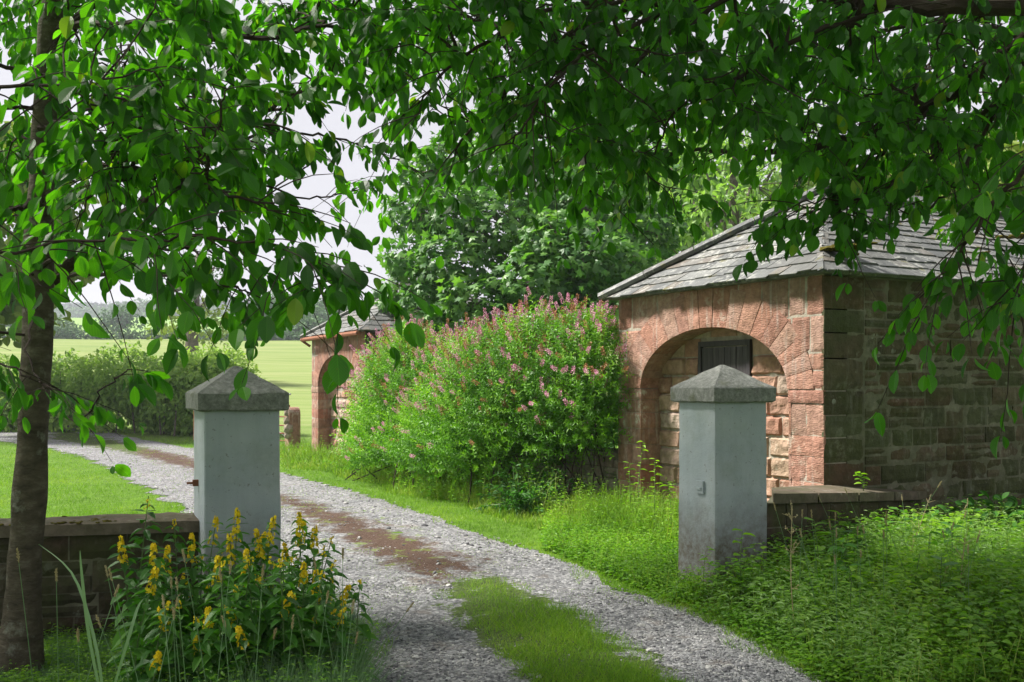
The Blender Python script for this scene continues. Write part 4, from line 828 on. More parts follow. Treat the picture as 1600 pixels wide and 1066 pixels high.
# far conifer woods on the ridge
lv = MB(); wd = MB()
def conifers(lv, xs_, ys_, hs_):
    for x_, y_, h_ in zip(xs_, ys_, hs_):
        b = A([x_, y_, float(ground_h(x_, y_))]); r_ = h_*.2; m = 16; tt = rng.random(m); a = rng.uniform(0, 2*pi, m); rad = r_*(1-tt)**.8*rng.uniform(.6, 1.1, m)
        p = b+np.stack([np.cos(a)*rad, np.sin(a)*rad, h_*(.05+tt*.9)], -1); dd = norm(np.stack([np.cos(a), np.sin(a), -.5+0*a], -1)); add_leaves(lv, p, dd, norm(Z+rdir(m)*.4), r_*1.4, r_*1.1, 'far')
        add_leaves(lv, b[None], Z[None], A([[0, -1., 0]]), A([h_]), A([r_*.5]), 'blade')
m = 1500; px_ = rng.uniform(-60, 620, m); y_ = rng.uniform(600, 680, m); conifers(lv, (px_-800)/F*y_, y_, rng.uniform(9, 13.5, m))
o = lv.build('conifer_wood', M_con, base=(-150, 640, 38)); tag(o, 'dark conifer wood along the far ridge under the sky', 'wood', None, 'stuff')
lv = MB(); cl = []
for q in range(230):
    px = rng.uniform(-60, 620); z = rng.uniform(420, 580); x_ = (px-800)/F*z; r_ = rng.uniform(4, 7)
    if noise3(A([[px/70., z/60., 0]]))[0] < .05 and z < 560: continue
    cl.append((A([x_, z, float(ground_h(x_, z))+r_*.6]), (r_*1.3, r_, r_*.8)))
scatter_crown(lv, cl, 5.5, 1.9, 'far', .6, .9); o = lv.build('far_wood', M_far, base=(-120, 500, 30)); tag(o, 'hazy broadleaf woods below the conifers on the far slope', 'wood', None, 'stuff')
# ------------------------------------------------------------------ pink flowering shrubs
def spiraea(label, base, blobs, nshoot, leaf=.055):
    base = A(base, float); t = thing('flowering_shrub', base, label, 'shrub'); wd, lv, pk, ru = MB(), MB(), MB(), MB()
    for c, r in blobs:
        c = A(c); r = A(r); m = int(nshoot*(r[0]*r[1]*r[2])**(2/3.)); d = rdir(m); d[:, 2] = np.where(d[:, 2] < -.8, -d[:, 2], d[:, 2]); d = norm(d)
        p = c+d*r*rng.uniform(.62, 1.02, (m, 1)); k = p[:, 2] > .25; p = p[k]; d = d[k]; m = len(p)
        sd = norm(norm(d)*.75+Z*.55+rdir(m)*.45); L = rng.uniform(.18, .38, m); nl = 15
        tt = np.linspace(.05, 1, nl); pos = p[:, None]+sd[:, None]*(L[:, None]*tt[None])[..., None]
        ax1 = norm(np.cross(sd, rdir(m))); ax2 = np.cross(sd, ax1); ph = np.arange(nl)*2.4+rng.uniform(0, 6, (m, 1))
        od = np.cos(ph)[..., None]*ax1[:, None]+np.sin(ph)[..., None]*ax2[:, None]; dd = norm(od*.8+sd[:, None]*.65)
        rr = np.clip(np.repeat(rng.random(m)[:, None]*.55, nl, 1)+.35*tt[None]+rng.normal(size=(m, nl))*.08, 0, 1)
        Ls = (leaf*rng.uniform(.7, 1.15, (m, nl))).ravel(); add_leaves(lv, pos.reshape(-1, 3), dd.reshape(-1, 3), norm(np.repeat(sd, nl, 0)+rdir(m*nl)*.3), Ls, Ls*.33, 'lance', rr.ravel())
        # flower spikes at shoot tips, commoner high up and on the left shoulder
        tip = p+sd*L[:, None]; hf = np.clip((tip[:, 2]-.9)/1.6, 0, 1); pr = .05+.27*hf*np.clip(1.1-(tip[:, 0]-base[0])*.18, .3, 1.3); sel = (rng.random(m) < pr) & (d[:, 2] > -.35)
        for j_, (mbx, share) in enumerate(((pk, .58), (ru, .42))):
            s_ = sel & ((rng.random(m) < share) if j_ == 0 else ~np.isin(np.arange(m), last) & sel)
            idx = np.nonzero(s_)[0]; last = idx
            if not len(idx): continue
            nf = 26; tt2 = np.linspace(0, 1, nf); hl = rng.uniform(.09, .15, len(idx)); q = tip[idx][:, None]+sd[idx][:, None]*(hl[:, None]*tt2[None])[..., None]
            ph2 = np.arange(nf)*2.4; o2 = np.cos(ph2)[None, :, None]*ax1[idx][:, None]+np.sin(ph2)[None, :, None]*ax2[idx][:, None]; rad = .022*(1-.6*tt2)
            q = q+o2*rad[None, :, None]*.5; add_leaves(mbx, q.reshape(-1, 3), norm(o2+sd[idx][:, None]*.5).reshape(-1, 3), rdir(len(idx)*nf), .022, .02, 'far')
    for q in range(26):
        c, r = blobs[rng.integers(len(blobs))]; e = A(c)+rdir(1)[0]*A(r)*.7; g_ = A([c[0]+rng.normal()*.3, c[1]+rng.normal()*.3, 0]); tube(wd, smooth_path([g_, (g_+e)/2+rng.normal(size=3)*.08, e], 6), np.linspace(.012, .004, 6), 4, .5, False)
    wd.build('stems', M_twig, t); lv.build('leaves', M_spir, t); pk.build('pink_flower_spikes', M_pink, t); ru.build('faded_flower_spikes', M_rustf, t); return t
def wl(s, off, zc): p = B1-U0*s+N0*off; return A([p[0], p[1], zc])    # along the wall line from the near gatehouse
spiraea('large rounded shrub with pink flower spikes spilling over the wall beside the near gatehouse', wl(2.2, .3, 0),
        [(wl(.55, .15, 1.5), (.55, .65, .8)), (wl(1.2, .35, 1.45), (.8, .8, .88)), (wl(2.0, .45, 1.35), (.85, .85, .88)), (wl(2.8, .45, 1.2), (.7, .75, .85)), (wl(1.7, .7, 1.1), (.9, .6, .6)), (wl(2.9, .65, .95), (.8, .6, .6)), (wl(.75, .3, 1.0), (.55, .5, .5)), (wl(.25, .1, 1.55), (.35, .5, .65)), (wl(.3, .2, 1.1), (.3, .4, .4)), (wl(1.5, .75, .7), (.9, .45, .4)), (wl(2.6, .8, .6), (.9, .5, .45)), (wl(3.3, .6, .8), (.6, .5, .6))], 1300)
spiraea('wide shrub thick with pink flower spikes in front of the far gatehouse arch', wl(5.6, .35, 0),
        [(wl(4.1, .4, 1.15), (.7, .7, .85)), (wl(4.8, .4, 1.35), (.8, .7, .9)), (wl(5.5, .35, 1.4), (.75, .6, .9)), (wl(6.1, .25, 1.35), (.55, .5, .85)), (wl(4.9, .65, .8), (.8, .5, .5)), (wl(5.9, .5, .75), (.6, .45, .5)), (wl(4.1, .75, .6), (.7, .45, .4)), (wl(5.1, .75, .45), (.7, .4, .35)), (wl(6.4, .3, .6), (.4, .35, .5)), (wl(6.8, .25, 1.1), (.5, .45, .75)), (wl(6.9, .35, .5), (.5, .4, .35)), (wl(5.6, .7, .35), (.7, .4, .3)), (wl(4.4, .8, .3), (.8, .4, .3))], 1000, .06)
hedge('hedge', [wl(-.2, -1.6, 0)[:2], wl(2.2, -1.7, 0)[:2], wl(4.8, -1.7, 0)[:2], wl(7.4, -1.8, 0)[:2]], 1.9, 1.5, 'dark undergrowth hedge behind the rubble wall under the sycamore', M_laur, .12, 420, 'lance')
# glossy shrub at the wall foot
def glossy(label, c, r, m):
    t = thing('glossy_shrub', (c[0], c[1], 0), label, 'shrub'); wd, lv = MB(), MB()
    for q in range(m):
        d = norm(rng.normal(size=3)*A([1, 1, .6])+Z*.7); b = A([c[0], c[1], .02])+A([*rng.normal(size=2)*r*.25, 0]); L = r*rng.uniform(.8, 1.5); e = b+d*L; pts = smooth_path([b, (b+e)/2+Z*.08, e], 5); tube(wd, pts, np.linspace(.006, .003, 5), 4, .5, False)
        nl = 14; tt = rng.uniform(.2, 1, nl); pos = A([np.interp(tt, np.linspace(0, 1, 5), pts[:, k]) for k in range(3)]).T; dd = norm(rdir(nl)*A([1, 1, .4])+d*.5-Z*.2); Ls = .085*rng.uniform(.7, 1.2, nl); add_leaves(lv, pos, dd, norm(Z+rdir(nl)*.5), Ls, Ls*.36, 'lance')
    wd.build('stems', M_stem, t); lv.build('leaves', M_laur, t)
c = G(830, 805); glossy('dark glossy-leaved shrub at the foot of the rubble wall', (c[0], c[1]+.1), .46, 130)
# ------------------------------------------------------------------ grass and weeds
def blades(mb, x, y, h, wdt, lean=.35, r=None, z=None):
    n_ = len(x); d = norm(np.c_[rng.normal(size=(n_, 2))*lean, np.ones(n_)]); pos = np.c_[x, y, (ground_h(x, y) if z is None else np.broadcast_to(z, (n_,)))]
    add_leaves(mb, pos, d, norm(np.c_[rng.normal(size=(n_, 2)), np.zeros(n_)]), h, wdt, 'blade', r)
SHADE_BED = gp([(1040, 940), (1170, 990), (1310, 1070), (1500, 1200), (2600, 1200), (2100, 850), (1445, 830), (1250, 850), (1140, 905)])
def veg_line(x, y): # signed distance in front of the gatehouse wall line (positive = on the drive side)
    return (x-B1[0])*N0[0]+(y-B1[1])*N0[1]
mb = MB(); x, y = sample(330000, (-.52, .52), (5, 34), 2.2); rd = inroad(x, y)+.08*fbm(q3(x, y), 2.2, 2)
left_lawn = (x < -1.9-(y-6.4)*.2) & (y > 6.6) & (rd < 0); verge = (rd < 0) & (veg_line(x, y) > .1) & (y > 6.5) & ~left_lawn & (x > -6-.2*y)
k = (left_lawn | verge) & (sdf(SHADE_BED, x, y) < .1); x, y = x[k], y[k]
h = rng.uniform(.02, .05, len(x))*(.8+.5*noise3(q3(x, y), .8))*np.clip(y/11, .8, 1.5)+.008; blades(mb, x, y, h, np.clip(.0028*y/8, .003, .009), .5, np.clip(.5+.35*fbm(q3(x, y), 1.1, 2)+rng.normal(size=len(x))*.18, 0, 1))
x, y = sample(60000, (-.5, .3), (5, 24), 2.0); rd = inroad(x, y); k = (rd > -.2) & (rd < .10+.22*noise3(q3(x, y), 1.5)) & (x > -1-.12*y) & (noise3(q3(x, y), 4.5) > -.15); x, y = x[k], y[k]
blades(mb, x, y, rng.uniform(.03, .08, len(x)), .0035*np.clip(y/8, 1, 2), .7, z=.01)
tag(mb.build('mown_grass', M_grass, base=(0, 0, 0)), 'short bright green grass of the lawn and the verge', 'grass', None, 'stuff')
mb = MB(); x, y = sample(150000, (-.3, .5), (4.4, 10), 1.6); s_ = sdf(CGRASS, x, y)+.13*fbm(q3(x, y), 3.5, 3); k = (s_ > 0) & (rng.random(len(x)) < .35+s_*3); x, y = x[k], y[k]
blades(mb, x, y, rng.uniform(.025, .075, len(x))*(1+.6*noise3(q3(x, y), 3)), .0030, .7, z=relief(x, y))
x, y = sample(30000, (-.52, .3), (7, 36), 1.8); k = (np.maximum(sdf(FSTRIP, x, y), (sdf(SOIL, x, y)-.02)*(.8*noise3(q3(x, y), 2.3)-.28)) > 0.0) & (rng.random(len(x)) < .9); x, y = x[k], y[k]
blades(mb, x, y, rng.uniform(.012, .03, len(x))*np.clip(y/10, .8, 2), .004*np.clip(y/10, 1, 2.5), .6, z=relief(x, y))
tag(mb.build('strip_grass', M_grass, base=(0, 0, 0)), 'grass growing on the crown of the drive between the wheel tracks', 'grass', None, 'stuff')
# taller grass and weeds at the wall foot, and verge edge tufts
gm_, wm_, fm_ = MB(), MB(), MB()
x, y = sample(190000, (-.35, .25), (7.5, 26), 1.8); v_ = veg_line(x, y); k = (v_ > -.1) & (v_ < 1.3+.35*noise3(q3(x, y), .9)) & (inroad(x, y) < -.35) & (rng.random(len(x)) < .8) & (sdf(SHADE_BED, x, y) < 0); x, y, v_ = x[k], y[k], v_[k]
h = rng.uniform(.08, .36, len(x))*np.clip(1.6-v_, .3, 1)*(1+.5*noise3(q3(x, y), 1.1)); blades(gm_, x, y, h*1.25, .006*np.clip(y/8, 1, 2.2), .45, np.clip(.45+.5*noise3(q3(x, y), .8)+rng.normal(size=len(x))*.2, 0, 1))
def weeds(mb, st, x, y, h, lsize, aspect=.5, kind='lance', nl=10, z0=None):
    n_ = len(x); b = np.c_[x, y, np.zeros(n_) if z0 is None else z0]; d = norm(np.c_[rng.normal(size=(n_, 2))*.22, np.ones(n_)]); tt = np.linspace(.15, 1, nl); pos = b[:, None]+d[:, None]*(h[:, None]*tt[None])[..., None]
    ph = np.arange(nl)*pi/2+rng.uniform(0, 6, (n_, 1)); od = np.stack([np.cos(ph), np.sin(ph), np.full_like(ph, .25)], -1); pos = pos+od*.008; Ls = (lsize*(1.15-.55*tt)[None]*rng.uniform(.7, 1.2, (n_, nl))).ravel(); rr = np.repeat(rng.random(n_), nl)*.6+rng.random(n_*nl)*.4
    add_leaves(mb, pos.reshape(-1, 3), od.reshape(-1, 3), norm(np.tile(Z, (n_*nl, 1))+rdir(n_*nl)*.35), Ls, Ls*aspect, kind, rr)
    if st is not None: add_leaves(st, b, d, norm(np.c_[rng.normal(size=(n_, 2)), np.zeros(n_)]), h, .006, 'blade')
x, y = sample(9000, (-.35, .25), (7.5, 25), 1.6); v_ = veg_line(x, y); k = (v_ > -.05) & (v_ < 1.15+.3*noise3(q3(x, y), .7)) & (inroad(x, y) < -.5) & (sdf(SHADE_BED, x, y) < 0); x, y = x[k], y[k]
weeds(wm_, gm_, x, y, rng.uniform(.15, .6, len(x))*(1+.5*noise3(q3(x, y), .8)), .055, .45)
x, y = sample(7000, (.03, .33), (7.3, 11.5), 1.4); v_ = veg_line(x, y); k = (inroad(x, y) < -.12) & (v_ > .02) & (v_ < 2.6) & (sdf(SHADE_BED, x, y) < .15); x, y = x[k], y[k]
weeds(wm_, gm_, x, y, rng.uniform(.05, .20, len(x)), .045, .6, 'ovate', 7)
tag(gm_.build('tall_grass', M_gr2, base=(0, 0, 0)), 'seeding long grass along the foot of the rubble wall', 'grass', None, 'stuff')
tag(wm_.build('wall_foot_weeds', M_weed, base=(0, 0, 0)), 'leafy weeds along the foot of the rubble wall and around the arch', 'weeds', None, 'stuff')
# the tangled bed at the right
def bedh(x, y): 
    s_ = sdf(SHADE_BED, x, y); return np.clip((s_-.25)*.3, 0, .24)*(.75+.35*noise3(q3(x, y), 1.1))
gm_, wm_, bm_ = MB(), MB(), MB()
x, y = sample(200000, (.14, .70), (4.7, 10.5), 1.6); k = (sdf(SHADE_BED, x, y) > -.12) & (rng.random(len(x)) < .75); x, y = x[k], y[k]; bh = bedh(x, y)
blades(gm_, x, y, rng.uniform(.05, .22, len(x))*(.8+.6*noise3(q3(x, y), 1.7))*np.clip(.35+1.1*sdf(SHADE_BED, x, y), .3, 1), .0042, .85, np.clip(.35+.4*noise3(q3(x, y), 1.3)+rng.normal(size=len(x))*.2, 0, 1), z=bh*rng.uniform(.2, 1, len(x)))
x, y = sample(13000, (.16, .70), (4.7, 10.3), 1.5); s_ = sdf(SHADE_BED, x, y); k = (s_ > .05) & (noise3(q3(x, y), 1.2) > -.08); x, y = x[k], y[k]; bh = bedh(x, y)
weeds(wm_, gm_, x, y, rng.uniform(.10, .28, len(x))+bh*.5, .05, .5, 'ovate', 9, z0=bh*.45)
x, y = sample(3700, (.2, .70), (4.7, 9.5), 1.5); s_ = sdf(SHADE_BED, x, y); k = (s_ > .25) & (noise3(q3(x+7, y), .9) > .1); x, y = x[k], y[k]; bh = bedh(x, y)
weeds(bm_, gm_, x, y, rng.uniform(.2, .4, len(x))+bh*.4, .085, .55, 'ovate', 10, z0=bh*.4)
tx, ty = sample(400, (.12, .70), (4.7, 9.8), 1.4); s_ = sdf(SHADE_BED, tx, ty); k = s_ > -.1; tx, ty = tx[k], ty[k]
for cx_, cy_ in zip(tx, ty):
    m_ = int(rng.integers(40, 110)); R__ = rng.uniform(.04, .12); a_ = rng.uniform(0, 2*pi, m_); bh = float(bedh(A([cx_]), A([cy_]))[0]); L_ = rng.uniform(.12, .34, m_)*float(np.clip(.3+1.1*sdf(SHADE_BED, A([cx_]), A([cy_]))[0], .3, 1))*rng.uniform(.6, 1.1)
    ln = rng.uniform(.2, 1.1, (m_, 1)); d_ = norm(np.c_[np.cos(a_)[:, None]*ln, np.sin(a_)[:, None]*ln, np.ones(m_)]); add_leaves(gm_, np.c_[cx_+np.cos(a_)*R__*.5, cy_+np.sin(a_)*R__*.5, np.full(m_, bh*.5)], d_, norm(np.cross(d_, rdir(m_))), L_, .0042, 'blade', np.clip(rng.normal(size=m_)*.15+rng.uniform(.3, 1), 0, 1))
x, y = sample(5200, (.1, .45), (4.7, 9.0), 1.4); s_ = sdf(SHADE_BED, x, y); k = (s_ > -.16) & (s_ < .75) & (inroad(x, y) < .06); x, y = x[k], y[k]; weeds(wm_, None, x, y, rng.uniform(.04, .15, len(x)), .042, .6, 'ovate', 7)
x, y = sample(900, (.2, .54), (4.7, 8.5), 1.3); s_ = sdf(SHADE_BED, x, y); k = (s_ > .15) & (noise3(q3(x+3, y), 1.6) > .15); x, y = x[k], y[k]; bh = bedh(x, y); weeds(wm_, gm_, x, y, rng.uniform(.25, .45, len(x))+bh*.4, .075, .62, 'ovate', 10, z0=bh*.5)
lw_ = MB(); x, y = sample(12000, (.16, .70), (4.7, 10.3), 1.5); s_ = sdf(SHADE_BED, x, y); k = (s_ > .05) & (noise3(q3(x, y), 1.2) < .12) & (rng.random(len(x)) < .45); x, y = x[k], y[k]; bh = bedh(x, y)
weeds(lw_, gm_, x, y, rng.uniform(.15, .42, len(x))+bh*.5, .075, .26, 'lance', 14, z0=bh*.4)
tag(lw_.build('narrow_leaved_weeds', M_pale, base=(0, 0, 0)), 'pale narrow-leaved willowherb shoots among the weeds of the right bed', 'weeds', None, 'stuff')
tag(wm_.build('bed_weeds', M_weed, base=(0, 0, 0)), 'mixed small-leaved weeds filling the bed right of the drive', 'weeds', None, 'stuff')
tag(gm_.build('rough_grass', M_gr2, base=(0, 0, 0)), 'tangled rough grass in the bed right of the drive', 'grass', None, 'stuff')
tag(bm_.build('broad_weeds', M_weed, base=(0, 0, 0)), 'darker broad-leaved weeds and nettles in the right bed', 'weeds', None, 'stuff')
# dark bramble against the gatehouse side
lv = MB(); cl = [(P(px, py, 9.0)*A([1, 1, 1]), (.32, .28, .22)) for px, py in [(1480, 830), (1540, 800), (1600, 810), (1660, 800), (1420, 850), (1560, 840), (1500, 860), (1620, 850)]]
scatter_crown(lv, cl, 900, .11, 'ovate', .6, .6); o = lv.build('bramble', M_laur, base=(4.4, 9.3, 0)); tag(o, 'dark bramble leaves against the foot of the gatehouse side wall', 'bramble')
# dry stalks and taller single plants in the bed
def stalk(px, py, z, topx, topy, label, seedy):
    b = P(px, py, z)*A([1, 1, 1]); b[2] = 0; e = P(topx, topy, z); t = thing('dry_stalk', b, label, 'stalk'); mb = MB(); pts = smooth_path([b, (b+e)/2+rng.normal(size=3)*.02, e], 10); tube(mb, pts, np.linspace(.004, .0018, 10), 5)
    mb.build('stem', M_straw, t); mb = MB()
    for q in range(16):
        f_ = rng.uniform(.45, 1); p = pts[int(f_*9)]; d = norm(rng.normal(size=3)*A([1, 1, .3])+Z*.9); L = rng.uniform(.04, .13); tube(mb, [p, p+d*L], [.0016, .001], 4, .5, False)
        if seedy: add_leaves(mb, p[None]+d*L*rng.uniform(.3, 1, (5, 1)), rdir(5), rdir(5), .012, .008, 'far')
    mb.build('side_shoots', M_straw, t)
stalk(1245, 1010, 6.0, 1238, 790, 'thin branching dry stalk right of the right pillar foot', True)
stalk(1390, 930, 7.2, 1455, 772, 'pale branching dry stalk leaning right before the low wall', False)
stalk(1500, 1010, 6.0, 1508, 835, 'upright dry stalk in the middle of the right bed', False)
stalk(1455, 1000, 6.2, 1470, 900, 'short dry stalk left of the upright one in the right bed', True)
def sprig(px, py, z, h, n_, size, label, mat=M_weed, name='broadleaf_weed', base_z=0., asp=.6):
    b = P(px, py, z); b[2] = base_z; t = thing(name, b, label, 'weed'); mb = MB(); e = b+A([rng.normal()*.03, 0, h]); pts = smooth_path([b, (b+e)/2+rng.normal(size=3)*.015, e], 8); tube(mb, pts, np.linspace(.005, .002, 8), 5); mb.build('stem', M_stem, t)
    mb = MB(); tt = np.linspace(.3, 1, n_); pos = A([np.interp(tt, np.linspace(0, 1, 8), pts[:, k]) for k in range(3)]).T; a = np.arange(n_)*2.2+rng.uniform(0, 6); d = np.stack([np.cos(a), np.sin(a), .25+0*a], -1); Ls = size*rng.uniform(.7, 1.1, n_); add_leaves(mb, pos, d, norm(np.tile(Z, (n_, 1))+rdir(n_)*.35), Ls, Ls*asp, 'ovate', rng.uniform(.6, 1, n_)); mb.build('leaves', mat, t); return t
sprig(1275, 950, 7.0, .62, 9, .12, 'tall weed with large bright leaves right of the right pillar', asp=.6)
sprig(1165, 960, 6.95, .55, 12, .09, 'leafy weed growing against the front of the right pillar')
sprig(1195, 960, 7.0, .42, 8, .08, 'smaller weed at the right corner of the right pillar foot')
sprig(1455, 900, 7.6, .55, 12, .10, 'nettle-like weed standing before the end of the low wall')
sprig(1350, 766, 9.0, .19, 12, .08, 'bright green sprig growing on the coping by the gatehouse corner', base_z=.58)
for q in range(34):
    z_ = rng.uniform(5.2, 8.4); px = rng.uniform(1240, 1620); g_ = A([(px-800)/F*z_, z_]); s_ = float(sdf(SHADE_BED, A([g_[0]]), A([g_[1]]))[0])
    if s_ < .15: continue
    bz = float(bedh(A([g_[0]]), A([g_[1]]))[0])*.5; o_ = sprig(px, 900, z_, rng.uniform(.28, .5), int(rng.integers(9, 14)), rng.uniform(.09, .13), 'broad-leaved weed standing above the tangle of the right bed', M_weed if q % 2 else M_loos, 'broadleaf_weed', bz, rng.uniform(.35, .65)); o_['group'] = 'broad-leaved weeds in the right bed'
for (px, z, h, lb) in ((1000, 10.6, .95, 'tall green weed before the left pier of the near arch'), (1022, 10.2, .8, 'tall weed with narrow leaves rising in the near arch opening'), (1045, 9.8, .6, 'weed just left of the right pillar'), (985, 11.0, .7, 'weed at the outer side of the left pier of the near arch')):
    sprig(px, 850, z, h, 22, .08, lb, M_weed, 'tall_weed', 0., .35)
# ------------------------------------------------------------------ yellow loosestrife
def loosestrife(b, h, lean, label, group=None, budded=False, clusters=1):
    b = A(b, float); t = thing('loosestrife_plant', b, label, 'flowering plant', group); e = b+Z*h+A(lean); pts = smooth_path([b, b+Z*h*.5+A(lean)*.25, e], 12); mb = MB(); tube(mb, pts, np.linspace(.0045, .0022, 12), 5); mb.build('stem', M_stem, t)
    at = lambda tt: A([np.interp(tt, np.linspace(0, 1, 12), pts[:, k]) for k in range(3)]).T
    mb = MB(); nw = int(h*.9/.045); tt = np.repeat(np.linspace(.12, .93, nw), 3); m = len(tt); a = np.arange(m)*2*pi/3+np.repeat(np.arange(nw)*1.05, 3)+rng.normal(size=m)*.2; d = np.stack([np.cos(a), np.sin(a), rng.uniform(-.5, .25, m)], -1)
    Ls = .115*np.interp(tt, [0, .5, .85, 1], [.9, 1.1, .7, .3])*rng.uniform(.8, 1.15, m); add_leaves(mb, at(tt)+d*.004, d, norm(np.tile(Z, (m, 1))+rdir(m)*.25), Ls, Ls*.44, 'lance'); mb.build('leaves', M_loos, t)
    mb = MB(); nf = 34 if not budded else 12; tt = rng.uniform(.78 if not budded else .9, 1.0, nf)
    a = rng.uniform(0, 2*pi, nf); rad = .022*np.interp(tt, [.78, 1], [1, .25]); c = at(tt)+np.stack([np.cos(a), np.sin(a), 0*a], -1)*rad[:, None]; fd = norm(np.stack([np.cos(a), np.sin(a), .3+0*a], -1)+rdir(nf)*.3)
    ax1 = norm(np.cross(fd, rdir(nf))); ax2 = np.cross(fd, ax1)
    for q in range(5):
        dd = cos(q*1.2566)*ax1+sin(q*1.2566)*ax2; add_leaves(mb, c, norm(dd+fd*.35), fd, .0135 if not budded else .007, .010 if not budded else .006, 'far', rng.random(nf))
    mb.build('flowers', M_yel, t)
LO = [  # top px, py, depth, budded
 (232, 775, 5.2, 1), (188, 840, 5.0, 0), (240, 848, 4.95, 0), (262, 855, 5.1, 0), (272, 812, 5.3, 1), (300, 835, 5.2, 0), (338, 808, 5.5, 0), (371, 796, 5.3, 0), (358, 836, 5.15, 0), (400, 828, 5.3, 0), (413, 832, 5.5, 0), (428, 806, 5.4, 0), (340, 870, 4.95, 0), (385, 860, 5.05, 0), (467, 800, 5.3, 0), (475, 812, 5.5, 0), (492, 822, 5.3, 0), (519, 838, 5.4, 1), (475, 880, 4.95, 0), (494, 890, 5.0, 0), (545, 915, 5.2, 0), (562, 905, 5.3, 1), (245, 885, 4.8, 0), (325, 950, 4.7, 0), (355, 945, 4.75, 0), (250, 950, 4.65, 0), (455, 925, 4.8, 0), (533, 955, 4.9, 0), (248, 1020, 4.5, 0), (305, 995, 4.6, 0), (372, 980, 4.55, 0), (445, 850, 5.6, 0), (315, 868, 5.4, 1), (430, 880, 5.2, 1), (410, 900, 5.1, 1), (500, 930, 5.1, 1), (290, 900, 5.2, 1), (520, 900, 5.3, 1), (380, 915, 5.2, 1), (345, 905, 5.3, 1), (450, 960, 5.0, 1), (480, 980, 4.9, 1), (400, 960, 5.0, 1)]
for q in range(60):
    px = rng.uniform(225, 555); z = rng.uniform(4.6, 5.7); LO.append((px, rng.uniform(845, 960)+(abs(px-440)*.12), z, 1))
spec_l = {0: 'tall green-budded loosestrife spike rising above the low wall coping', 1: 'yellow loosestrife standing apart at the left of the clump against the dark wall', 20: 'yellow loosestrife leaning right over the edge of the gravel', 14: 'tallest yellow loosestrife right of the left pillar'}
for i_, (px, py, z, bud) in enumerate(LO):
    top = P(px, py, z); lean = A([rng.normal()*.06+(.10 if px > 500 else 0), rng.normal()*.04, 0]); b = top-lean; h_ = max(.12, b[2]); b[2] = 0
    loosestrife(b, h_, lean, spec_l.get(i_, 'budding green loosestrife stem inside the clump before the left pillar' if bud else 'yellow loosestrife spike in the clump before the left pillar'), None if i_ in spec_l else ('budding loosestrife stems' if bud else 'yellow loosestrife spikes'), bool(bud))
# low tangle in front of the loosestrife, bluish grass with seed heads
gm_, wm_ = MB(), MB(); BL = gp([(-400, 1000), (60, 1000), (300, 980), (480, 960), (552, 985), (556, 1066), (558, 1300), (-900, 1300)])
x, y = sample(70000, (-.6, -.12), (3.6, 6.2), 1.5); s_ = sdf(BL, x, y); k = s_ > 0; x, y = x[k], y[k]; xl = np.clip((x/y+.42)*6, .25, 1)
blades(gm_, x, y, rng.uniform(.08, .40, len(x))*xl, .0042, .5, rng.uniform(0, .7, len(x)))
x, y = sample(4200, (-.6, -.13), (3.8, 6.3), 1.5); s_ = sdf(BL, x, y); k = s_ > 0.02; x, y = x[k], y[k]; xl = np.clip((x/y+.45)*6, .3, 1); weeds(wm_, gm_, x, y, rng.uniform(.12, .38, len(x))*xl, .042, .42, 'lance', 10)
tag(gm_.build('rough_grass', M_blue, base=(0, 0, 0)), 'long bluish grass at the bottom left corner before the low wall', 'grass', None, 'stuff')
tag(wm_.build('ground_weeds', M_weed, base=(0, 0, 0)), 'fine leafy weeds under the yellow loosestrife clump', 'weeds', None, 'stuff')
def seedgrass(px, py, z, tx, ty, label, grp):
    b = P(px, py, z); b[2] = 0; e = P(tx, ty, z+rng.normal()*.1); t = thing('seeding_grass', b, label, 'grass stem', grp); mb = MB(); pts = smooth_path([b, (b+e)/2+Z*.03, e], 10); tube(mb, pts, np.linspace(.0022, .0012, 10), 4); mb.build('stalk', M_blue, t)
    mb = MB(); m = 60; tt = rng.uniform(0, 1, m); d = norm(pts[-1]-pts[-2]); q = e+d*(tt*.05-.01)[:, None]+rdir(m)*.003*np.sin(tt*pi)[:, None]; add_leaves(mb, q, norm(d+rdir(m)*.4), rdir(m), .012, .004, 'lance'); mb.build('seed_head', M_straw, t)
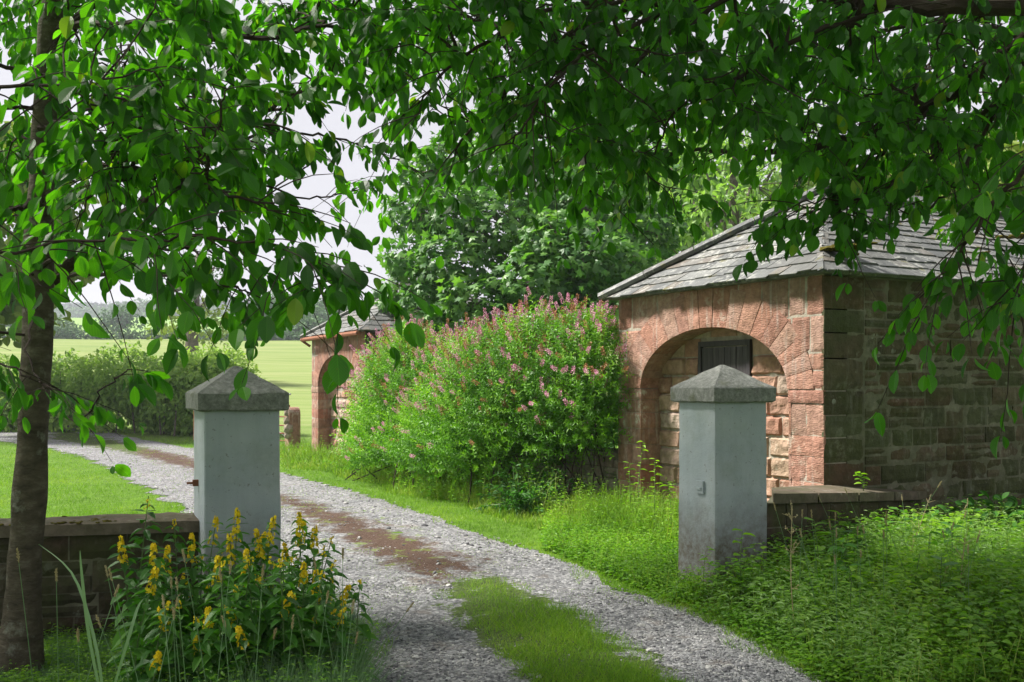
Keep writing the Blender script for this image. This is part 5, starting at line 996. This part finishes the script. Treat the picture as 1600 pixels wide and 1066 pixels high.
for i_ in range(26):
    px = rng.uniform(60, 540); ty = rng.uniform(870, 1010); seedgrass(px, 1100, rng.uniform(3.6, 4.6), px+rng.normal()*35, ty, 'slender grass stem with pale seed head before the flower clump', 'seeding grass stems')
for i_ in range(30):
    px = rng.uniform(1230, 1600); z_ = rng.uniform(5.3, 8.0); by = HY+EYE*F/z_; seedgrass(px, by, z_, px+rng.normal()*30, by-rng.uniform(.5, .8)*F/z_, 'slender pale grass stem gone to seed in the right bed', 'seeding grass stems in the right bed')
for (pts, lb) in (([(165, 1120, 3), (150, 1010, 3), (115, 900, 3.1), (60, 850, 3.2)], 'long arching grass blade at the bottom left, bending left'), ([(165, 1120, 3), (140, 1000, 3), (128, 900, 3), (125, 860, 3)], 'long upright grass blade at the bottom left'), ([(170, 1100, 3), (200, 1000, 3), (215, 950, 3.05), (225, 935, 3.1)], 'broad pale grass blade leaning right at the bottom left')):
    mb = MB(); p = smooth_path([P(*q) for q in pts], 14); w_ = np.sin(np.linspace(.5, pi, 14))*.004+.0005; s_ = A([1, .3, 0]); V = np.stack([p-s_*w_[:, None], p+Z*-.001, p+s_*w_[:, None]], 1).reshape(-1, 3); f = [[3*i+k, 3*i+k+1, 3*i+k+4, 3*i+k+3] for i in range(13) for k in (0, 1)]; mb.add(V, [A(f)], .7)
    tag(mb.build('grass_blade', M_blue), lb, 'grass')
# ------------------------------------------------------------------ air: pale haze over the far fields and woods
mb = MB(); box(mb, (0, 1040, 40), (A([1, 0, 0]), A([0, 1, 0]), Z), (1450, 1100, 42), .5); n = N('haze_air'); n.l.clear()
pv = n.n.new('ShaderNodeVolumePrincipled'); pv.inputs['Density'].default_value = HAZE; pv.inputs['Color'].default_value = (.86, .91, 1, 1); pv.inputs['Anisotropy'].default_value = .2
n.l.new(pv.outputs[0], n.out.inputs['Volume']); tag(mb.build('haze', n.m, base=(0, 1040, -2)), 'thin pale haze over the far fields', None, None, 'stuff')
print('verts', sum(len(o.data.vertices) for o in sc.objects if o.type == 'MESH'))
for o in sc.objects:
    if '_b' in o: del o['_b']
